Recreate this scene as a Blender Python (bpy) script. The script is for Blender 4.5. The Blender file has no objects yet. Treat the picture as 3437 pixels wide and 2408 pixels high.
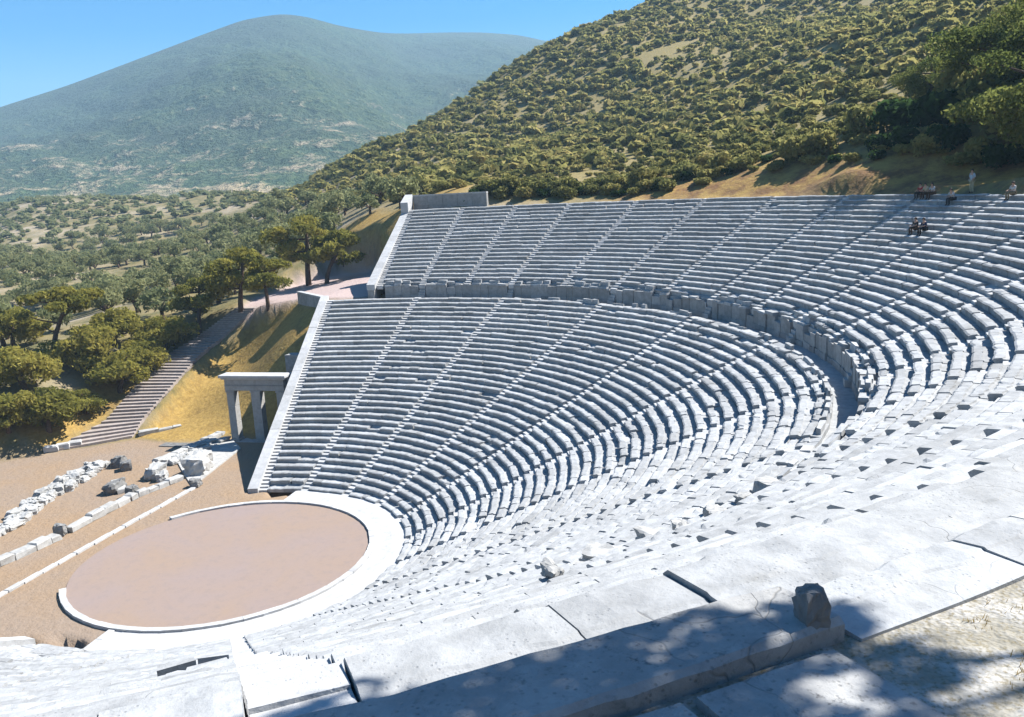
import bpy, math, random
import numpy as np
from mathutils import Matrix, Vector
random.seed(5)
RNG = np.random.default_rng(11)
SC = bpy.context.scene
SKY_SAT, SKY_STR, HAZE, EXPO = 1.75, 0.06, 0.00026, 1.42
COL = SC.collection
PI = math.pi

# ------------------------------------------------------------------ scene graph helpers
def tag(o, label=None, cat=None, group=None, kind=None):
    if label: o['label'] = label
    if cat: o['category'] = cat
    if group: o['group'] = group
    if kind: o['kind'] = kind
    return o

def empty(name, loc, label=None, cat=None, group=None, rz=0.0):
    o = bpy.data.objects.new(name, None)
    o.empty_display_size = 0.3
    o.location = loc
    o.rotation_euler = (0, 0, rz)
    COL.objects.link(o)
    return tag(o, label, cat, group)

def make_mesh(name, V, F, mat, tone=None, smooth=False):
    me = bpy.data.meshes.new(name)
    V = np.asarray(V, dtype=np.float32)
    if isinstance(F, np.ndarray):
        n, k = F.shape
        me.vertices.add(len(V)); me.vertices.foreach_set('co', V.ravel())
        me.loops.add(n * k); me.loops.foreach_set('vertex_index', F.astype(np.int32).ravel())
        me.polygons.add(n); me.polygons.foreach_set('loop_start', np.arange(0, n * k, k, dtype=np.int32))
        me.polygons.foreach_set('loop_total', np.full(n, k, dtype=np.int32))
        me.update(calc_edges=True)
    else:
        me.from_pydata(V.tolist(), [], F)
        me.update()
    if tone is not None:
        a = me.attributes.new('tone', 'FLOAT', 'POINT')
        a.data.foreach_set('value', np.asarray(tone, dtype=np.float32))
    if smooth:
        me.polygons.foreach_set('use_smooth', np.ones(len(me.polygons), dtype=bool))
    if mat is not None:
        me.materials.append(mat)
    return me

def obj(name, V, F, mat, parent=None, base=None, tone=None, smooth=False):
    """one mesh object; vertices are given in world space, base = origin of the thing they belong to"""
    V = np.asarray(V, dtype=float)
    b = np.zeros(3) if base is None else np.asarray(base, float)
    me = make_mesh(name, V - b, F, mat, tone, smooth)
    o = bpy.data.objects.new(name, me)
    COL.objects.link(o)
    if parent is not None:
        o.parent = parent
    else:
        o.location = b
    return o

class MB:
    """collects convex pieces into one mesh"""
    def __init__(self): self.V = []; self.F = []; self.T = []
    def add(self, V, F, tone=0.5):
        n = len(self.V)
        self.V.extend([tuple(v) for v in V]); self.F.extend([tuple(i + n for i in f) for f in F])
        self.T.extend([tone] * len(V))
    def box8(self, P, tone=0.5):
        """P: 8 corners, bottom ring 0-3 then top ring 4-7 (counter-clockwise from above)"""
        self.add(P, [(0, 3, 2, 1), (4, 5, 6, 7), (0, 1, 5, 4), (1, 2, 6, 5), (2, 3, 7, 6), (3, 0, 4, 7)], tone)
    def box(self, lo, hi, tone=0.5, bev=0.0, jit=0.0):
        x0, y0, z0 = lo; x1, y1, z1 = hi
        if bev <= 0:
            P = np.array([(x0, y0, z0), (x1, y0, z0), (x1, y1, z0), (x0, y1, z0), (x0, y0, z1), (x1, y0, z1), (x1, y1, z1), (x0, y1, z1)], float)
            if jit: P += RNG.normal(0, jit, P.shape)
            self.box8(P, tone); return
        b = bev
        rings = [(b, z0), (0, z0 + b), (0, z1 - b), (b, z1)]
        P = []
        for i, z in rings:
            P += [(x0 + i, y0 + i, z), (x1 - i, y0 + i, z), (x1 - i, y1 - i, z), (x0 + i, y1 - i, z)]
        F = [(0, 3, 2, 1), (12, 13, 14, 15)]
        for r in range(3):
            for k in range(4):
                a, c = r * 4 + k, r * 4 + (k + 1) % 4
                F.append((a, c, c + 4, a + 4))
        P = np.array(P)
        if jit: P += RNG.normal(0, jit, P.shape)
        self.add(P, F, tone)
    def build(self, name, mat, parent=None, base=None, smooth=False):
        return obj(name, self.V, self.F, mat, parent, base, self.T, smooth)

def tube(path, radii, n=8):
    """tapered tube through points; returns V,F"""
    path = np.asarray(path, float)
    V = []; F = []
    for i, (p, r) in enumerate(zip(path, radii)):
        t = path[min(i + 1, len(path) - 1)] - path[max(i - 1, 0)]
        t /= np.linalg.norm(t) + 1e-9
        a = np.cross(t, (0.31, 0.95, 0.05)); a /= np.linalg.norm(a) + 1e-9
        b = np.cross(t, a)
        for k in range(n):
            w = 2 * PI * k / n
            V.append(p + r * (a * math.cos(w) + b * math.sin(w)))
    for i in range(len(path) - 1):
        for k in range(n):
            F.append((i * n + k, i * n + (k + 1) % n, (i + 1) * n + (k + 1) % n, (i + 1) * n + k))
    F.append(tuple(range(n - 1, -1, -1))); F.append(tuple((len(path) - 1) * n + k for k in range(n)))
    return V, F

# ------------------------------------------------------------------ materials
def new_mat(name):
    m = bpy.data.materials.new(name); m.use_nodes = True
    nt = m.node_tree; nt.nodes.clear()
    return m, nt
def nd(nt, typ, **kw):
    n = nt.nodes.new(typ)
    for k, v in kw.items(): setattr(n, k, v)
    return n
def ramp(nt, fac, stops):
    r = nd(nt, 'ShaderNodeValToRGB')
    e = r.color_ramp.elements
    while len(e) > 1: e.remove(e[-1])
    for i, (p, c) in enumerate(stops):
        el = e[0] if i == 0 else e.new(p)
        el.position = p; el.color = (c[0], c[1], c[2], 1) if len(c) == 3 else c
    nt.links.new(fac, r.inputs[0]); return r.outputs[0]
def noise(nt, scale, detail=4, rough=0.6, vec=None, dist=0.0):
    n = nd(nt, 'ShaderNodeTexNoise'); n.inputs['Scale'].default_value = scale
    n.inputs['Detail'].default_value = detail; n.inputs['Roughness'].default_value = rough
    n.inputs['Distortion'].default_value = dist
    if vec is not None: nt.links.new(vec, n.inputs['Vector'])
    return n.outputs['Fac']
def mixc(nt, fac, a, b, mode='MIX'):
    m = nd(nt, 'ShaderNodeMix', data_type='RGBA', blend_type=mode)
    for sock, v in ((m.inputs[0], fac), (m.inputs[6], a), (m.inputs[7], b)):
        if isinstance(v, (int, float)): sock.default_value = v
        elif isinstance(v, (tuple, list)): sock.default_value = (v[0], v[1], v[2], 1)
        else: nt.links.new(v, sock)
    return m.outputs[2]
def maths(nt, op, a, b=0.0, clamp=False):
    m = nd(nt, 'ShaderNodeMath', operation=op); m.use_clamp = clamp
    for sock, v in ((m.inputs[0], a), (m.inputs[1], b)):
        if isinstance(v, (int, float)): sock.default_value = v
        else: nt.links.new(v, sock)
    return m.outputs[0]
def finish(nt, color, rough=0.9, bump=None, bump_strength=0.3, bump_dist=0.05, spec=0.2):
    b = nd(nt, 'ShaderNodeBsdfPrincipled'); b.inputs['Roughness'].default_value = rough
    b.inputs['Specular IOR Level'].default_value = spec
    if isinstance(color, tuple): b.inputs['Base Color'].default_value = (*color, 1)
    else: nt.links.new(color, b.inputs['Base Color'])
    if bump is not None:
        u = nd(nt, 'ShaderNodeBump'); u.inputs['Strength'].default_value = bump_strength
        u.inputs['Distance'].default_value = bump_dist
        nt.links.new(bump, u.inputs['Height']); nt.links.new(u.outputs[0], b.inputs['Normal'])
    o = nd(nt, 'ShaderNodeOutputMaterial'); nt.links.new(b.outputs[0], o.inputs[0])
    return b
def position(nt): return nd(nt, 'ShaderNodeNewGeometry').outputs['Position']
def attr(nt, name):
    a = nd(nt, 'ShaderNodeAttribute'); a.attribute_name = name; return a.outputs['Fac']

def stone_mat(name, light, dark, lichen=0.5, spots=(0.17, 0.17, 0.165)):
    m, nt = new_mat(name); P = position(nt)
    big = noise(nt, 0.35, 3, 0.6, P); mid = noise(nt, 2.3, 5, 0.65, P); fine = noise(nt, 14, 4, 0.7, P)
    c = mixc(nt, ramp(nt, mid, [(0.32, (0, 0, 0)), (0.62, (1, 1, 1))]), dark, light)
    c = mixc(nt, maths(nt, 'MULTIPLY', ramp(nt, big, [(0.45, (0, 0, 0)), (0.7, (1, 1, 1))]), 0.35), c, (dark[0] * 0.9, dark[1] * 0.87, dark[2] * 0.82))
    t = maths(nt, 'ADD', maths(nt, 'MULTIPLY', attr(nt, 'tone'), 0.42), 0.78)
    c = mixc(nt, 1.0, c, t, 'MULTIPLY')
    sp = maths(nt, 'MULTIPLY', ramp(nt, fine, [(0.55, (0, 0, 0)), (0.68, (1, 1, 1))]), ramp(nt, noise(nt, 0.9, 3, 0.6, P), [(0.4, (0.15, 0.15, 0.15)), (0.65, (1, 1, 1))]))
    c = mixc(nt, maths(nt, 'MULTIPLY', sp, lichen), c, spots)
    st = ramp(nt, noise(nt, 0.55, 4, 0.7, P, 1.2), [(0.56, (0, 0, 0)), (0.70, (1, 1, 1))])
    c = mixc(nt, maths(nt, 'MULTIPLY', st, 0.30), c, (spots[0] * 1.25, spots[1] * 1.2, spots[2] * 1.1))
    vo = nd(nt, 'ShaderNodeTexVoronoi'); vo.feature = 'DISTANCE_TO_EDGE'; vo.inputs['Scale'].default_value = 0.8
    wp = nd(nt, 'ShaderNodeVectorMath', operation='ADD'); nz = nd(nt, 'ShaderNodeTexNoise'); nz.inputs['Scale'].default_value = 2.0
    sc_ = nd(nt, 'ShaderNodeVectorMath', operation='SCALE'); sc_.inputs['Scale'].default_value = 0.5
    nt.links.new(P, nz.inputs['Vector']); nt.links.new(nz.outputs['Color'], sc_.inputs[0]); nt.links.new(P, wp.inputs[0]); nt.links.new(sc_.outputs[0], wp.inputs[1]); nt.links.new(wp.outputs[0], vo.inputs['Vector'])
    cr = maths(nt, 'MULTIPLY', ramp(nt, vo.outputs['Distance'], [(0.0015, (1, 1, 1)), (0.006, (0, 0, 0))]), ramp(nt, noise(nt, 0.7, 2, 0.5, P), [(0.56, (0, 0, 0)), (0.62, (1, 1, 1))]))
    c = mixc(nt, maths(nt, 'MULTIPLY', cr, min(.55, lichen)), c, (0.09, 0.085, 0.075))
    pv_ = nd(nt, 'ShaderNodeTexVoronoi'); pv_.inputs['Scale'].default_value = 16.0; nt.links.new(P, pv_.inputs['Vector'])
    pit = ramp(nt, pv_.outputs['Distance'], [(0.10, (0, 0, 0)), (0.26, (1, 1, 1))])
    pit = maths(nt, 'MAXIMUM', pit, ramp(nt, noise(nt, 1.7, 3, 0.6, P), [(0.46, (1, 1, 1)), (0.56, (0, 0, 0))]))
    c = mixc(nt, maths(nt, 'MULTIPLY', maths(nt, 'SUBTRACT', 1.0, pit), lichen * .55), c, (0.10, 0.10, 0.097))
    grm = ramp(nt, noise(nt, 4.2, 5, 0.72, P, .4), [(0.44, (0, 0, 0)), (0.66, (1, 1, 1))])
    c = mixc(nt, maths(nt, 'MULTIPLY', grm, lichen * .45), c, (0.20, 0.20, 0.195))
    h = maths(nt, 'ADD', maths(nt, 'ADD', mid, maths(nt, 'MULTIPLY', fine, 0.5)), maths(nt, 'SUBTRACT', maths(nt, 'MULTIPLY', pit, 0.35), maths(nt, 'MULTIPLY', cr, 0.4)))
    finish(nt, c, 0.92, h, 0.4, 0.05)
    return m

M = {}
M['limestone'] = stone_mat('weathered_limestone', (0.365, 0.37, 0.368), (0.255, 0.26, 0.26), 0.45)
M['new_stone'] = stone_mat('restored_limestone', (0.42, 0.42, 0.415), (0.34, 0.34, 0.335), 0.16)
M['gate_stone'] = stone_mat('gate_limestone', (0.36, 0.35, 0.33), (0.28, 0.27, 0.25), 0.3)
M['wall_stone'] = stone_mat('upright_slab_stone', (0.32, 0.315, 0.305), (0.22, 0.217, 0.21), 0.5)
M['ruin_stone'] = stone_mat('ruin_limestone', (0.40, 0.395, 0.375), (0.28, 0.275, 0.26), 0.5)
M['dark_shaded_rock'] = stone_mat('dark_shaded_rock', (0.20, 0.195, 0.185), (0.10, 0.10, 0.095), 0.7)  # for dark rocks, and ruin boulders whose shade is put into the colour
M['step_stone'] = stone_mat('path_step_stone', (0.34, 0.29, 0.26), (0.25, 0.21, 0.185), 0.3)

def earth_mat(name, a, b, c, scale=0.12, bump=0.15):
    m, nt = new_mat(name); P = position(nt)
    n1 = noise(nt, scale, 4, 0.55, P, .6); n2 = noise(nt, scale * 11, 5, 0.7, P); n3 = noise(nt, 9, 3, 0.7, P)
    col = mixc(nt, ramp(nt, n1, [(0.33, (0, 0, 0)), (0.66, (1, 1, 1))]), a, b)
    col = mixc(nt, maths(nt, 'MULTIPLY', ramp(nt, n2, [(0.5, (0, 0, 0)), (0.75, (1, 1, 1))]), 0.5), col, c)
    col = mixc(nt, maths(nt, 'MULTIPLY', ramp(nt, n3, [(0.58, (0, 0, 0)), (0.72, (1, 1, 1))]), 0.25), col, (c[0] * .6, c[1] * .6, c[2] * .6))
    finish(nt, col, 0.95, maths(nt, 'ADD', n2, maths(nt, 'MULTIPLY', n3, 0.6)), bump, 0.06)
    return m
M['orchestra'] = earth_mat('beaten_earth', (0.228, 0.178, 0.158), (0.242, 0.178, 0.135), (0.175, 0.145, 0.132), 0.16, 0.2)
M['pitted'] = stone_mat('pitted_limestone', (0.36, 0.355, 0.34), (0.25, 0.248, 0.24), 0.95, (0.05, 0.05, 0.05))

def leaf_mat(name, cols, spread=0.35, sat=1.0, trans=0.5):
    m, nt = new_mat(name)
    oi = nd(nt, 'ShaderNodeObjectInfo'); P = position(nt)
    n = noise(nt, 0.55, 3, 0.6, P)
    t = attr(nt, 'tone')
    f = maths(nt, 'ADD', maths(nt, 'MULTIPLY', n, 0.45), maths(nt, 'ADD', maths(nt, 'MULTIPLY', t, 0.45), maths(nt, 'MULTIPLY', oi.outputs['Random'], spread)))
    k = len(cols)
    c = ramp(nt, f, [(0.2 + 0.8 * i / (k - 1), cols[i]) for i in range(k)])
    d = nd(nt, 'ShaderNodeBsdfDiffuse'); d.inputs['Roughness'].default_value = 0.8
    tr = nd(nt, 'ShaderNodeBsdfTranslucent'); nt.links.new(c, d.inputs[0]); nt.links.new(c, tr.inputs[0])
    mx = nd(nt, 'ShaderNodeMixShader'); mx.inputs[0].default_value = trans
    nt.links.new(d.outputs[0], mx.inputs[1]); nt.links.new(tr.outputs[0], mx.inputs[2])
    o = nd(nt, 'ShaderNodeOutputMaterial'); nt.links.new(mx.outputs[0], o.inputs[0])
    return m
M['scrub'] = leaf_mat('scrub_leaves', [(0.07, 0.085, 0.032), (0.19, 0.19, 0.062), (0.31, 0.28, 0.095), (0.42, 0.335, 0.125)])
M['olive'] = leaf_mat('olive_leaves', [(0.17, 0.195, 0.09), (0.26, 0.27, 0.125), (0.34, 0.325, 0.155)])
M['pine'] = leaf_mat('pine_needles', [(0.11, 0.12, 0.03), (0.24, 0.225, 0.05), (0.37, 0.32, 0.075), (0.45, 0.37, 0.10)], 0.2)
M['green_pine'] = leaf_mat('green_pine_needles', [(0.06, 0.085, 0.025), (0.13, 0.155, 0.04), (0.20, 0.205, 0.055), (0.27, 0.25, 0.075)], 0.2)
M['dark_leaf'] = leaf_mat('dark_shrub_leaves', [(0.02, 0.035, 0.012), (0.04, 0.075, 0.022), (0.065, 0.11, 0.03)], 0.2)
M['dry_grass'] = leaf_mat('dry_grass_blades', [(0.16, 0.11, 0.03), (0.28, 0.19, 0.055), (0.38, 0.28, 0.10)], 0.3)
m, nt = new_mat('bark'); P = position(nt)
finish(nt, ramp(nt, noise(nt, 6, 4, 0.7, P), [(0.3, (0.05, 0.033, 0.022)), (0.7, (0.15, 0.10, 0.07))]), 0.95, noise(nt, 18, 3, 0.6, P), 0.6, 0.04)
M['bark'] = m

def plain(name, c, rough=0.8):
    m, nt = new_mat(name); P = position(nt)
    n = noise(nt, 25, 3, 0.6, P)
    finish(nt, mixc(nt, n, tuple(x * 0.75 for x in c), c), rough, n, 0.2, 0.01); return m

# ------------------------------------------------------------------ theatre geometry (metres; orchestra centre = origin, cavea axis = +Y)
CAM = np.array([47.486, 32.897, 23.693])
ALPHA, A2, A1, DOFF = 0.31925, 0.23935, 0.47938, 4.646
R0, R1, H1, Z0 = 12.203, 38.356, 12.482, -0.03
RU0, HU0, R2, H2 = 39.68, 13.60, 54.61, 21.45
NL, NU = 34, 21
TL, RL = (R1 - R0) / NL, (H1 - Z0) / NL
TU, RU = (R2 - RU0) / NU, (H2 - HU0) / NU
def dirv(t): return np.stack([-np.sin(t), np.cos(t)], -1)
def PT(r, s, z):
    """point at radius r on the stair ray s (1..13 across the cavea, 7 = its axis)"""
    r, s, z = np.broadcast_arrays(np.asarray(r, float), np.asarray(s, float), np.asarray(z, float))
    tJ = 4 * ALPHA
    mid = (7 - s) * ALPHA
    pl = np.interp(s, [1, 2, 3], [tJ + A1, tJ + A2, tJ]) + np.where(s < 1, (1 - s) * (A1 - A2), 0)
    pr = -(np.interp(14 - s, [1, 2, 3], [tJ + A1, tJ + A2, tJ]) + np.where(s > 13, (s - 13) * (A1 - A2), 0))
    B = -DOFF * dirv(np.array(tJ)) + dirv(pl) * (r + DOFF)[..., None]
    D = -DOFF * dirv(np.array(-tJ)) + dirv(pr) * (r + DOFF)[..., None]
    A = dirv(mid) * r[..., None]
    xy = np.where((s < 3)[..., None], B, np.where((s > 11)[..., None], D, A))
    return np.concatenate([xy, z[..., None]], -1)
def arc_per_s(r, s):
    return r * ALPHA if 3 <= s <= 11 else (r + DOFF) * (A1 - A2)

# ------------------------------------------------------------------ terrain
CTL = np.array([(-381.9,9.0,104.6),(-360.3,-9.7,94.9),(-326.8,-32.9,80.7),(-291.1,-55.8,63.6),(-267.0,-67.2,53.3),(-244.3,-71.9,45.2),(-226.3,-76.9,38.8),(-209.0,-79.4,34.3),(-189.1,-79.6,28.9),(-170.3,-79.3,23.5),(-153.0,-75.6,20.9),(-182.4,-15.7,37.3),(-222.1,17.6,56.3),(-142.2,22.0,34.9),(-171.7,51.4,49.7),(-102.0,45.6,32.5),(-118.7,68.7,43.8),(-55.1,55.3,29.2),(-97.1,72.9,43.5),(-115.4,6.8,27.0),(-121.6,-12.3,27.3),(-171.5,-37.5,33.6),(-113.1,-22.8,26.1),(-76.9,2.9,23.6),(-71.4,16.9,23.0),(-49.4,36.7,23.7),(-36.8,44.0,23.7),(-22.8,48.4,23.6),(-15.8,51.7,24.0),(-281.4,60.4,79.0),(-206.8,87.2,65.5),(-173.3,97.4,63.8),(-43.5,60.1,30.9),(-135.4,-48.0,22.4),(-124.3,-35.7,24.9),(-78.5,-15.5,21.1),(-65.2,-14.0,18.4),(-66.2,-11.5,20.7),(-82.9,-23.4,20.5),(-63.8,-17.0,16.1),(-108.7,-56.6,13.7),(-99.7,-41.7,17.3),(-77.9,-29.4,15.4),(-125.4,-77.3,13.0),(-68.4,-45.6,11.2),(-52.4,-42.2,9.4),(-38.7,-38.7,7.1),(-29.3,-40.2,5.4),(-20.1,-36.6,3.0),(-99.2,-103.1,7.8),(-163.2,-136.0,6.7),(-199.5,-200.7,10.9),(-295.2,-303.2,23.4),(-214.1,-168.3,14.9),(-227.2,-150.0,16.6),(-122.3,-136.7,8.8),(-58.5,-73.3,4.8),(-64.1,-67.3,6.6),(-210.4,-120.3,16.3),(-320.1,-170.3,21.9),(-379.4,-264.1,23.1),(-368.0,-342.6,28.3),(-55.8,-24.2,12.2),(-51.7,-27.2,11.6),(-63.4,-28.4,11.4),(-47.3,-25.2,6.5),(-42.1,-26.2,3.6),(-34.7,-27.5,1.6),(-31.8,-24.6,0.1),(-36.6,-14.3,8.4),(-46.6,-22.5,10.0),(-41.1,-19.3,6.0),(-47.2,-21.1,9.6),(-44.1,-16.9,10.3),(-591.5,-2.6,44.4),(-504.1,-64.1,25.0),(-455.6,-98.8,13.4),(-394.8,-126.0,5.5),(-337.3,-135.5,4.4),(-20.3,-32.5,0.0),(-25.7,-27.0,0.0),(-23.0,-22.0,0.0),(-17.0,-35.5,0.0),(-26.0,-16.0,0.0),(-26.5,-9.0,0.0),(0.0,-20.0,0.0),(0.0,-40.0,0.0),(20.0,-30.0,0.0),(20.0,-12.0,0.0),(-12.0,-12.0,0.0),(12.0,-8.0,0.0),(0.0,0.0,0.0),(40.0,-40.0,0.0),(10.0,-70.0,0.0),(40.0,-75.0,1.0),(-27.4,-31.3,1.0),(-35.5,-32.5,3.9),(-41.4,-32.4,5.9),(-44.9,-31.2,6.9),(-47.7,-27.0,9.9),(-27.6,-28.2,0.7),(-35.6,-27.8,3.9),(-41.3,-28.1,5.9),(-45.9,-26.6,8.0),(-29.5,-22.0,0.9),(-28.5,-16.0,0.6),(-29.5,-10.0,3.0),(-33.0,-11.0,6.2),(-37.0,-11.2,9.2),(-40.0,-13.5,10.3),(-43.0,-17.0,10.0),(-30.0,-35.0,2.2),(-41.0,-10.0,12.3),(-42.0,-7.0,12.4),(-46.0,-17.5,11.5),(-50.0,-12.0,12.3),(-55.0,-20.0,11.5),(-60.0,-13.0,13.2),(-48.0,-7.0,13.0),(-56.0,-7.0,15.0),(-52.0,-27.5,10.3),(-62.0,-28.0,10.8),(30.0,-12.0,4.0),(38.0,-12.0,9.0),(45.0,-12.0,13.0),(56.0,-12.0,17.0),(70.0,-20.0,16.0),(90.0,-30.0,15.0),(60.0,-60.0,5.0),(57.3,-5.0,21.6),(57.3,5.0,21.6),(55.5,14.9,21.6),(52.1,24.3,21.6),(47.1,33.0,21.6),(40.7,40.7,21.6),(33.0,47.1,21.6),(24.3,52.1,21.6),(14.9,55.5,21.6),(5.0,57.3,21.6),(-5.0,57.3,21.6),(-14.9,55.5,21.6),(-24.3,52.1,21.6),(-33.0,47.1,21.6),(-40.7,40.7,21.6),(-47.1,33.0,21.6),(-52.1,24.3,21.6),(-55.5,14.9,21.6),(-57.3,5.0,21.6),(-57.3,-5.0,21.6),(75.2,27.4,28.0),(103.4,37.6,42.0),(150.4,54.7,62.0),(225.5,82.1,95.0),(63.0,49.3,28.0),(86.7,67.7,42.0),(126.1,98.5,62.0),(189.1,147.8,95.0),(44.7,66.3,28.0),(61.5,91.2,42.0),(89.5,132.6,62.0),(134.2,199.0,95.0),(22.1,76.9,28.0),(30.3,105.7,42.0),(44.1,153.8,62.0),(66.2,230.7,95.0),(-2.8,80.0,28.0),(-3.8,109.9,42.0),(-5.6,159.9,62.0),(-8.4,239.9,95.0),(-27.4,75.2,28.0),(-37.6,103.4,42.0),(-54.7,150.4,62.0),(-82.1,225.5,95.0),(-49.3,63.0,28.0),(-67.7,86.7,42.0),(-98.5,126.1,62.0),(-147.8,189.1,95.0),(170.0,0.0,20.0),(420.0,0.0,10.0),(159.7,-58.1,8.0),(394.7,-143.6,10.0),(130.2,-109.3,8.0),(321.7,-270.0,10.0),(85.0,-147.2,8.0),(210.0,-363.7,10.0),(-0.0,-170.0,8.0),(-0.0,-420.0,10.0),(-58.1,-159.7,8.0),(-143.6,-394.7,10.0),(-109.3,-130.2,8.0),(-270.0,-321.7,10.0)])
RIDGE = np.array([(-687,-1275,6),(-893,-1261,70),(-1090,-1231,142),(-1257,-1208,208),(-1331,-1125,245),(-1404,-1032,290),(-1473,-930,336),(-1513,-865,363),(-1537,-820,372),(-1553,-791,375),(-1572,-753,369),(-1642,-720,361),(-1813,-702,372),(-2018,-726,403),(-2243,-682,436),(-2270,-591,432),(-2293,-498,421),(-2316,-382,390),(-2339,-220,322),(-2352,12,237),(-2218,429,143),(-1978,893,35)], float)
def _tps(d2): return np.where(d2 > 1e-9, 0.5 * d2 * np.log(d2 + 1e-12), 0.0)
_S = 100.0
_X = CTL[:, :2] / _S
_n = len(_X)
_A = np.zeros((_n + 3, _n + 3))
_A[:_n, :_n] = _tps(((_X[:, None] - _X[None]) ** 2).sum(2)) + np.eye(_n) * 1.2e-3
_A[:_n, _n] = 1; _A[:_n, _n + 1:] = _X; _A[_n, :_n] = 1; _A[_n + 1:, :_n] = _X.T
_W = np.linalg.solve(_A, np.concatenate([CTL[:, 2], np.zeros(3)]))
def rbf(x, y):
    out = np.empty(len(x))
    for i in range(0, len(x), 20000):
        q = np.stack([x[i:i + 20000], y[i:i + 20000]], 1) / _S
        d2 = ((q[:, None] - _X[None]) ** 2).sum(2)
        out[i:i + 20000] = _tps(d2) @ _W[:_n] + _W[_n] + q @ _W[_n + 1:]
    return out
def sm(t): t = np.clip(t, 0, 1); return t * t * (3 - 2 * t)
def sdpoly(x, y, poly):
    """signed distance to polygon, positive inside"""
    P = np.asarray(poly, float); n = len(P)
    d = np.full(len(x), 1e9); ins = np.zeros(len(x), bool)
    for i in range(n):
        a, b = P[i], P[(i + 1) % n]
        e = b - a; wx, wy = x - a[0], y - a[1]
        t = np.clip((wx * e[0] + wy * e[1]) / (e @ e), 0, 1)
        d = np.minimum(d, np.hypot(wx - t * e[0], wy - t * e[1]))
        c = ((a[1] > y) != (b[1] > y)) & (x < (b[0] - a[0]) * (y - a[1]) / (b[1] - a[1] + 1e-12) + a[0])
        ins ^= c
    return np.where(ins, d, -d)
FLAT = [(-26.2, -6), (-26.4, -15.5), (-24.2, -21), (-25.4, -26.6), (-20.4, -32.6), (-17, -36), (-8, -52), (6, -66), (36, -66), (40, -30), (24, -9), (14, -4), (14, 4), (-14, 4), (-14, -4)]
PLAZA = [(-40.2, -10.6), (-45.4, -17), (-46, -23), (-47, -26.8), (-56, -30), (-70, -31), (-78, -27), (-70, -17), (-56, -9.5), (-44, -5), (-40.4, -6)]
STL = [(-20.3, -32.5, 0), (-27.2, -31.4, 1.2), (-35.5, -32.5, 4), (-41.4, -32.4, 6), (-44.9, -31.2, 7.1), (-48.0, -27.4, 10.1), (-49, -27.4, 10.4)]
STR = [(-25.7, -27, 0), (-28.4, -27.6, 1.2), (-35.6, -27.8, 4), (-41.3, -28.0, 6), (-44.4, -27.2, 7.1), (-47.9, -24.6, 10.1), (-49, -24.2, 10.4)]
def stair_edge(tab, z):
    t = np.array(tab); return np.stack([np.interp(z, t[:, 2], t[:, 0]), np.interp(z, t[:, 2], t[:, 1])], -1)
# samples over the stairway used to press the ground down under it
_zs = np.linspace(0, 10.4, 60)
_sp = np.concatenate([np.concatenate([stair_edge(STL, _zs) * (1 - w) + stair_edge(STR, _zs) * w, _zs[:, None]], 1) for w in np.linspace(0, 1, 9)])
def cone(R):
    return np.where(R < R1 + 0.6, Z0 + (R - R0) * RL / TL, np.where(R < RU0, H1, HU0 + (R - RU0) * RU / TU))
def yend(ax):
    return np.interp(ax, [0, 11.9, 12.1, 37.8, 38.6, 39.8, 55.7, 60], [-4.2, -4.3, -4.45, -9.28, -9.4, -4.35, -5.4, -5.5])
def ground_z(x, y):
    x = np.atleast_1d(np.asarray(x, float)); y = np.atleast_1d(np.asarray(y, float))
    h = rbf(x, y)
    D = np.hypot(x, y)
    h = h + (np.sin(x * 0.11 + 1.3) * np.sin(y * 0.13) * 0.5 + np.sin(x * 0.043 - y * 0.05) * 1.2 + np.sin(x * .31 + y * .17) * .25) * sm((D - 75) / 80)
    # plaza and terraces
    h = h + (12.32 - 0.15 * np.maximum(0, -y - 12) + 0.04 * np.maximum(0, -x - 45) - h) * sm(sdpoly(x, y, PLAZA) / 1.2 + 0.5)
    # stairway bed
    near = (x > -53) & (x < -16) & (y < -20) & (y > -38)
    if near.any():
        xs, ys = x[near], y[near]
        d = np.hypot(xs[:, None] - _sp[None, :, 0], ys[:, None] - _sp[None, :, 1])
        i = d.argmin(1); dm = d[np.arange(len(i)), i]
        h[near] = h[near] + (_sp[i, 2] - 0.25 - h[near]) * (1 - sm((dm - 0.5) / 1.2))
    # flat orchestra terrace
    f = sm(sdpoly(x, y, FLAT) / 1.2 + 0.9)
    h = h * (1 - f)
    h = np.where((D < R0 + 0.6) & (y > -6), 0.0, h)
    # the seating bowl, always below the seats
    w = y - yend(np.abs(x))
    inside = (D < R2 + 3)
    lim = cone(np.clip(D, R0, R2)) - 0.9 + np.maximum(0, -w - 0.9) * 1.5
    h = np.where((w > -6) & (D > R0 + .6) & (D < R2 - .6) & ~((D > R1 - .5) & (D < RU0) & (w < 1)), np.minimum(h, lim), h)
    hin = cone(np.minimum(D, R2 + 0.5)) - 1.8
    hin = np.where(D > R2 - 0.2, hin + (H2 - 0.12 - hin) * sm((D - R2 - 0.0) / 0.5), hin)
    k = sm((w - 0.3) / 3.0) * (D > R0 - 0.5)
    thn = np.arctan2(-x, y)
    nearrim = sm((thn + 1.30) / .1) * sm((-0.62 - thn) / .08)
    hsoil = np.interp(D, [53.0, 53.32, 53.66, 53.80, 54.8, 57.0], [19.4, 20.42, 20.455, 20.46, 20.52, 21.45])
    hin = hin + (hsoil - hin) * nearrim * (D > 53.0)
    kk = np.where(inside, k, 0) * (1 - sm((D - R2 - 1.2) / 1.6))
    h = h * (1 - kk) + hin * kk
    # far away everything sinks into the valley floor under the mountain
    dc = np.hypot(x - CAM[0], y - CAM[1])
    h = h + (12 - h) * sm((dc - 640) / 300)
    return h
def gz(x, y): return float(ground_z(x, y)[0])

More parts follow.
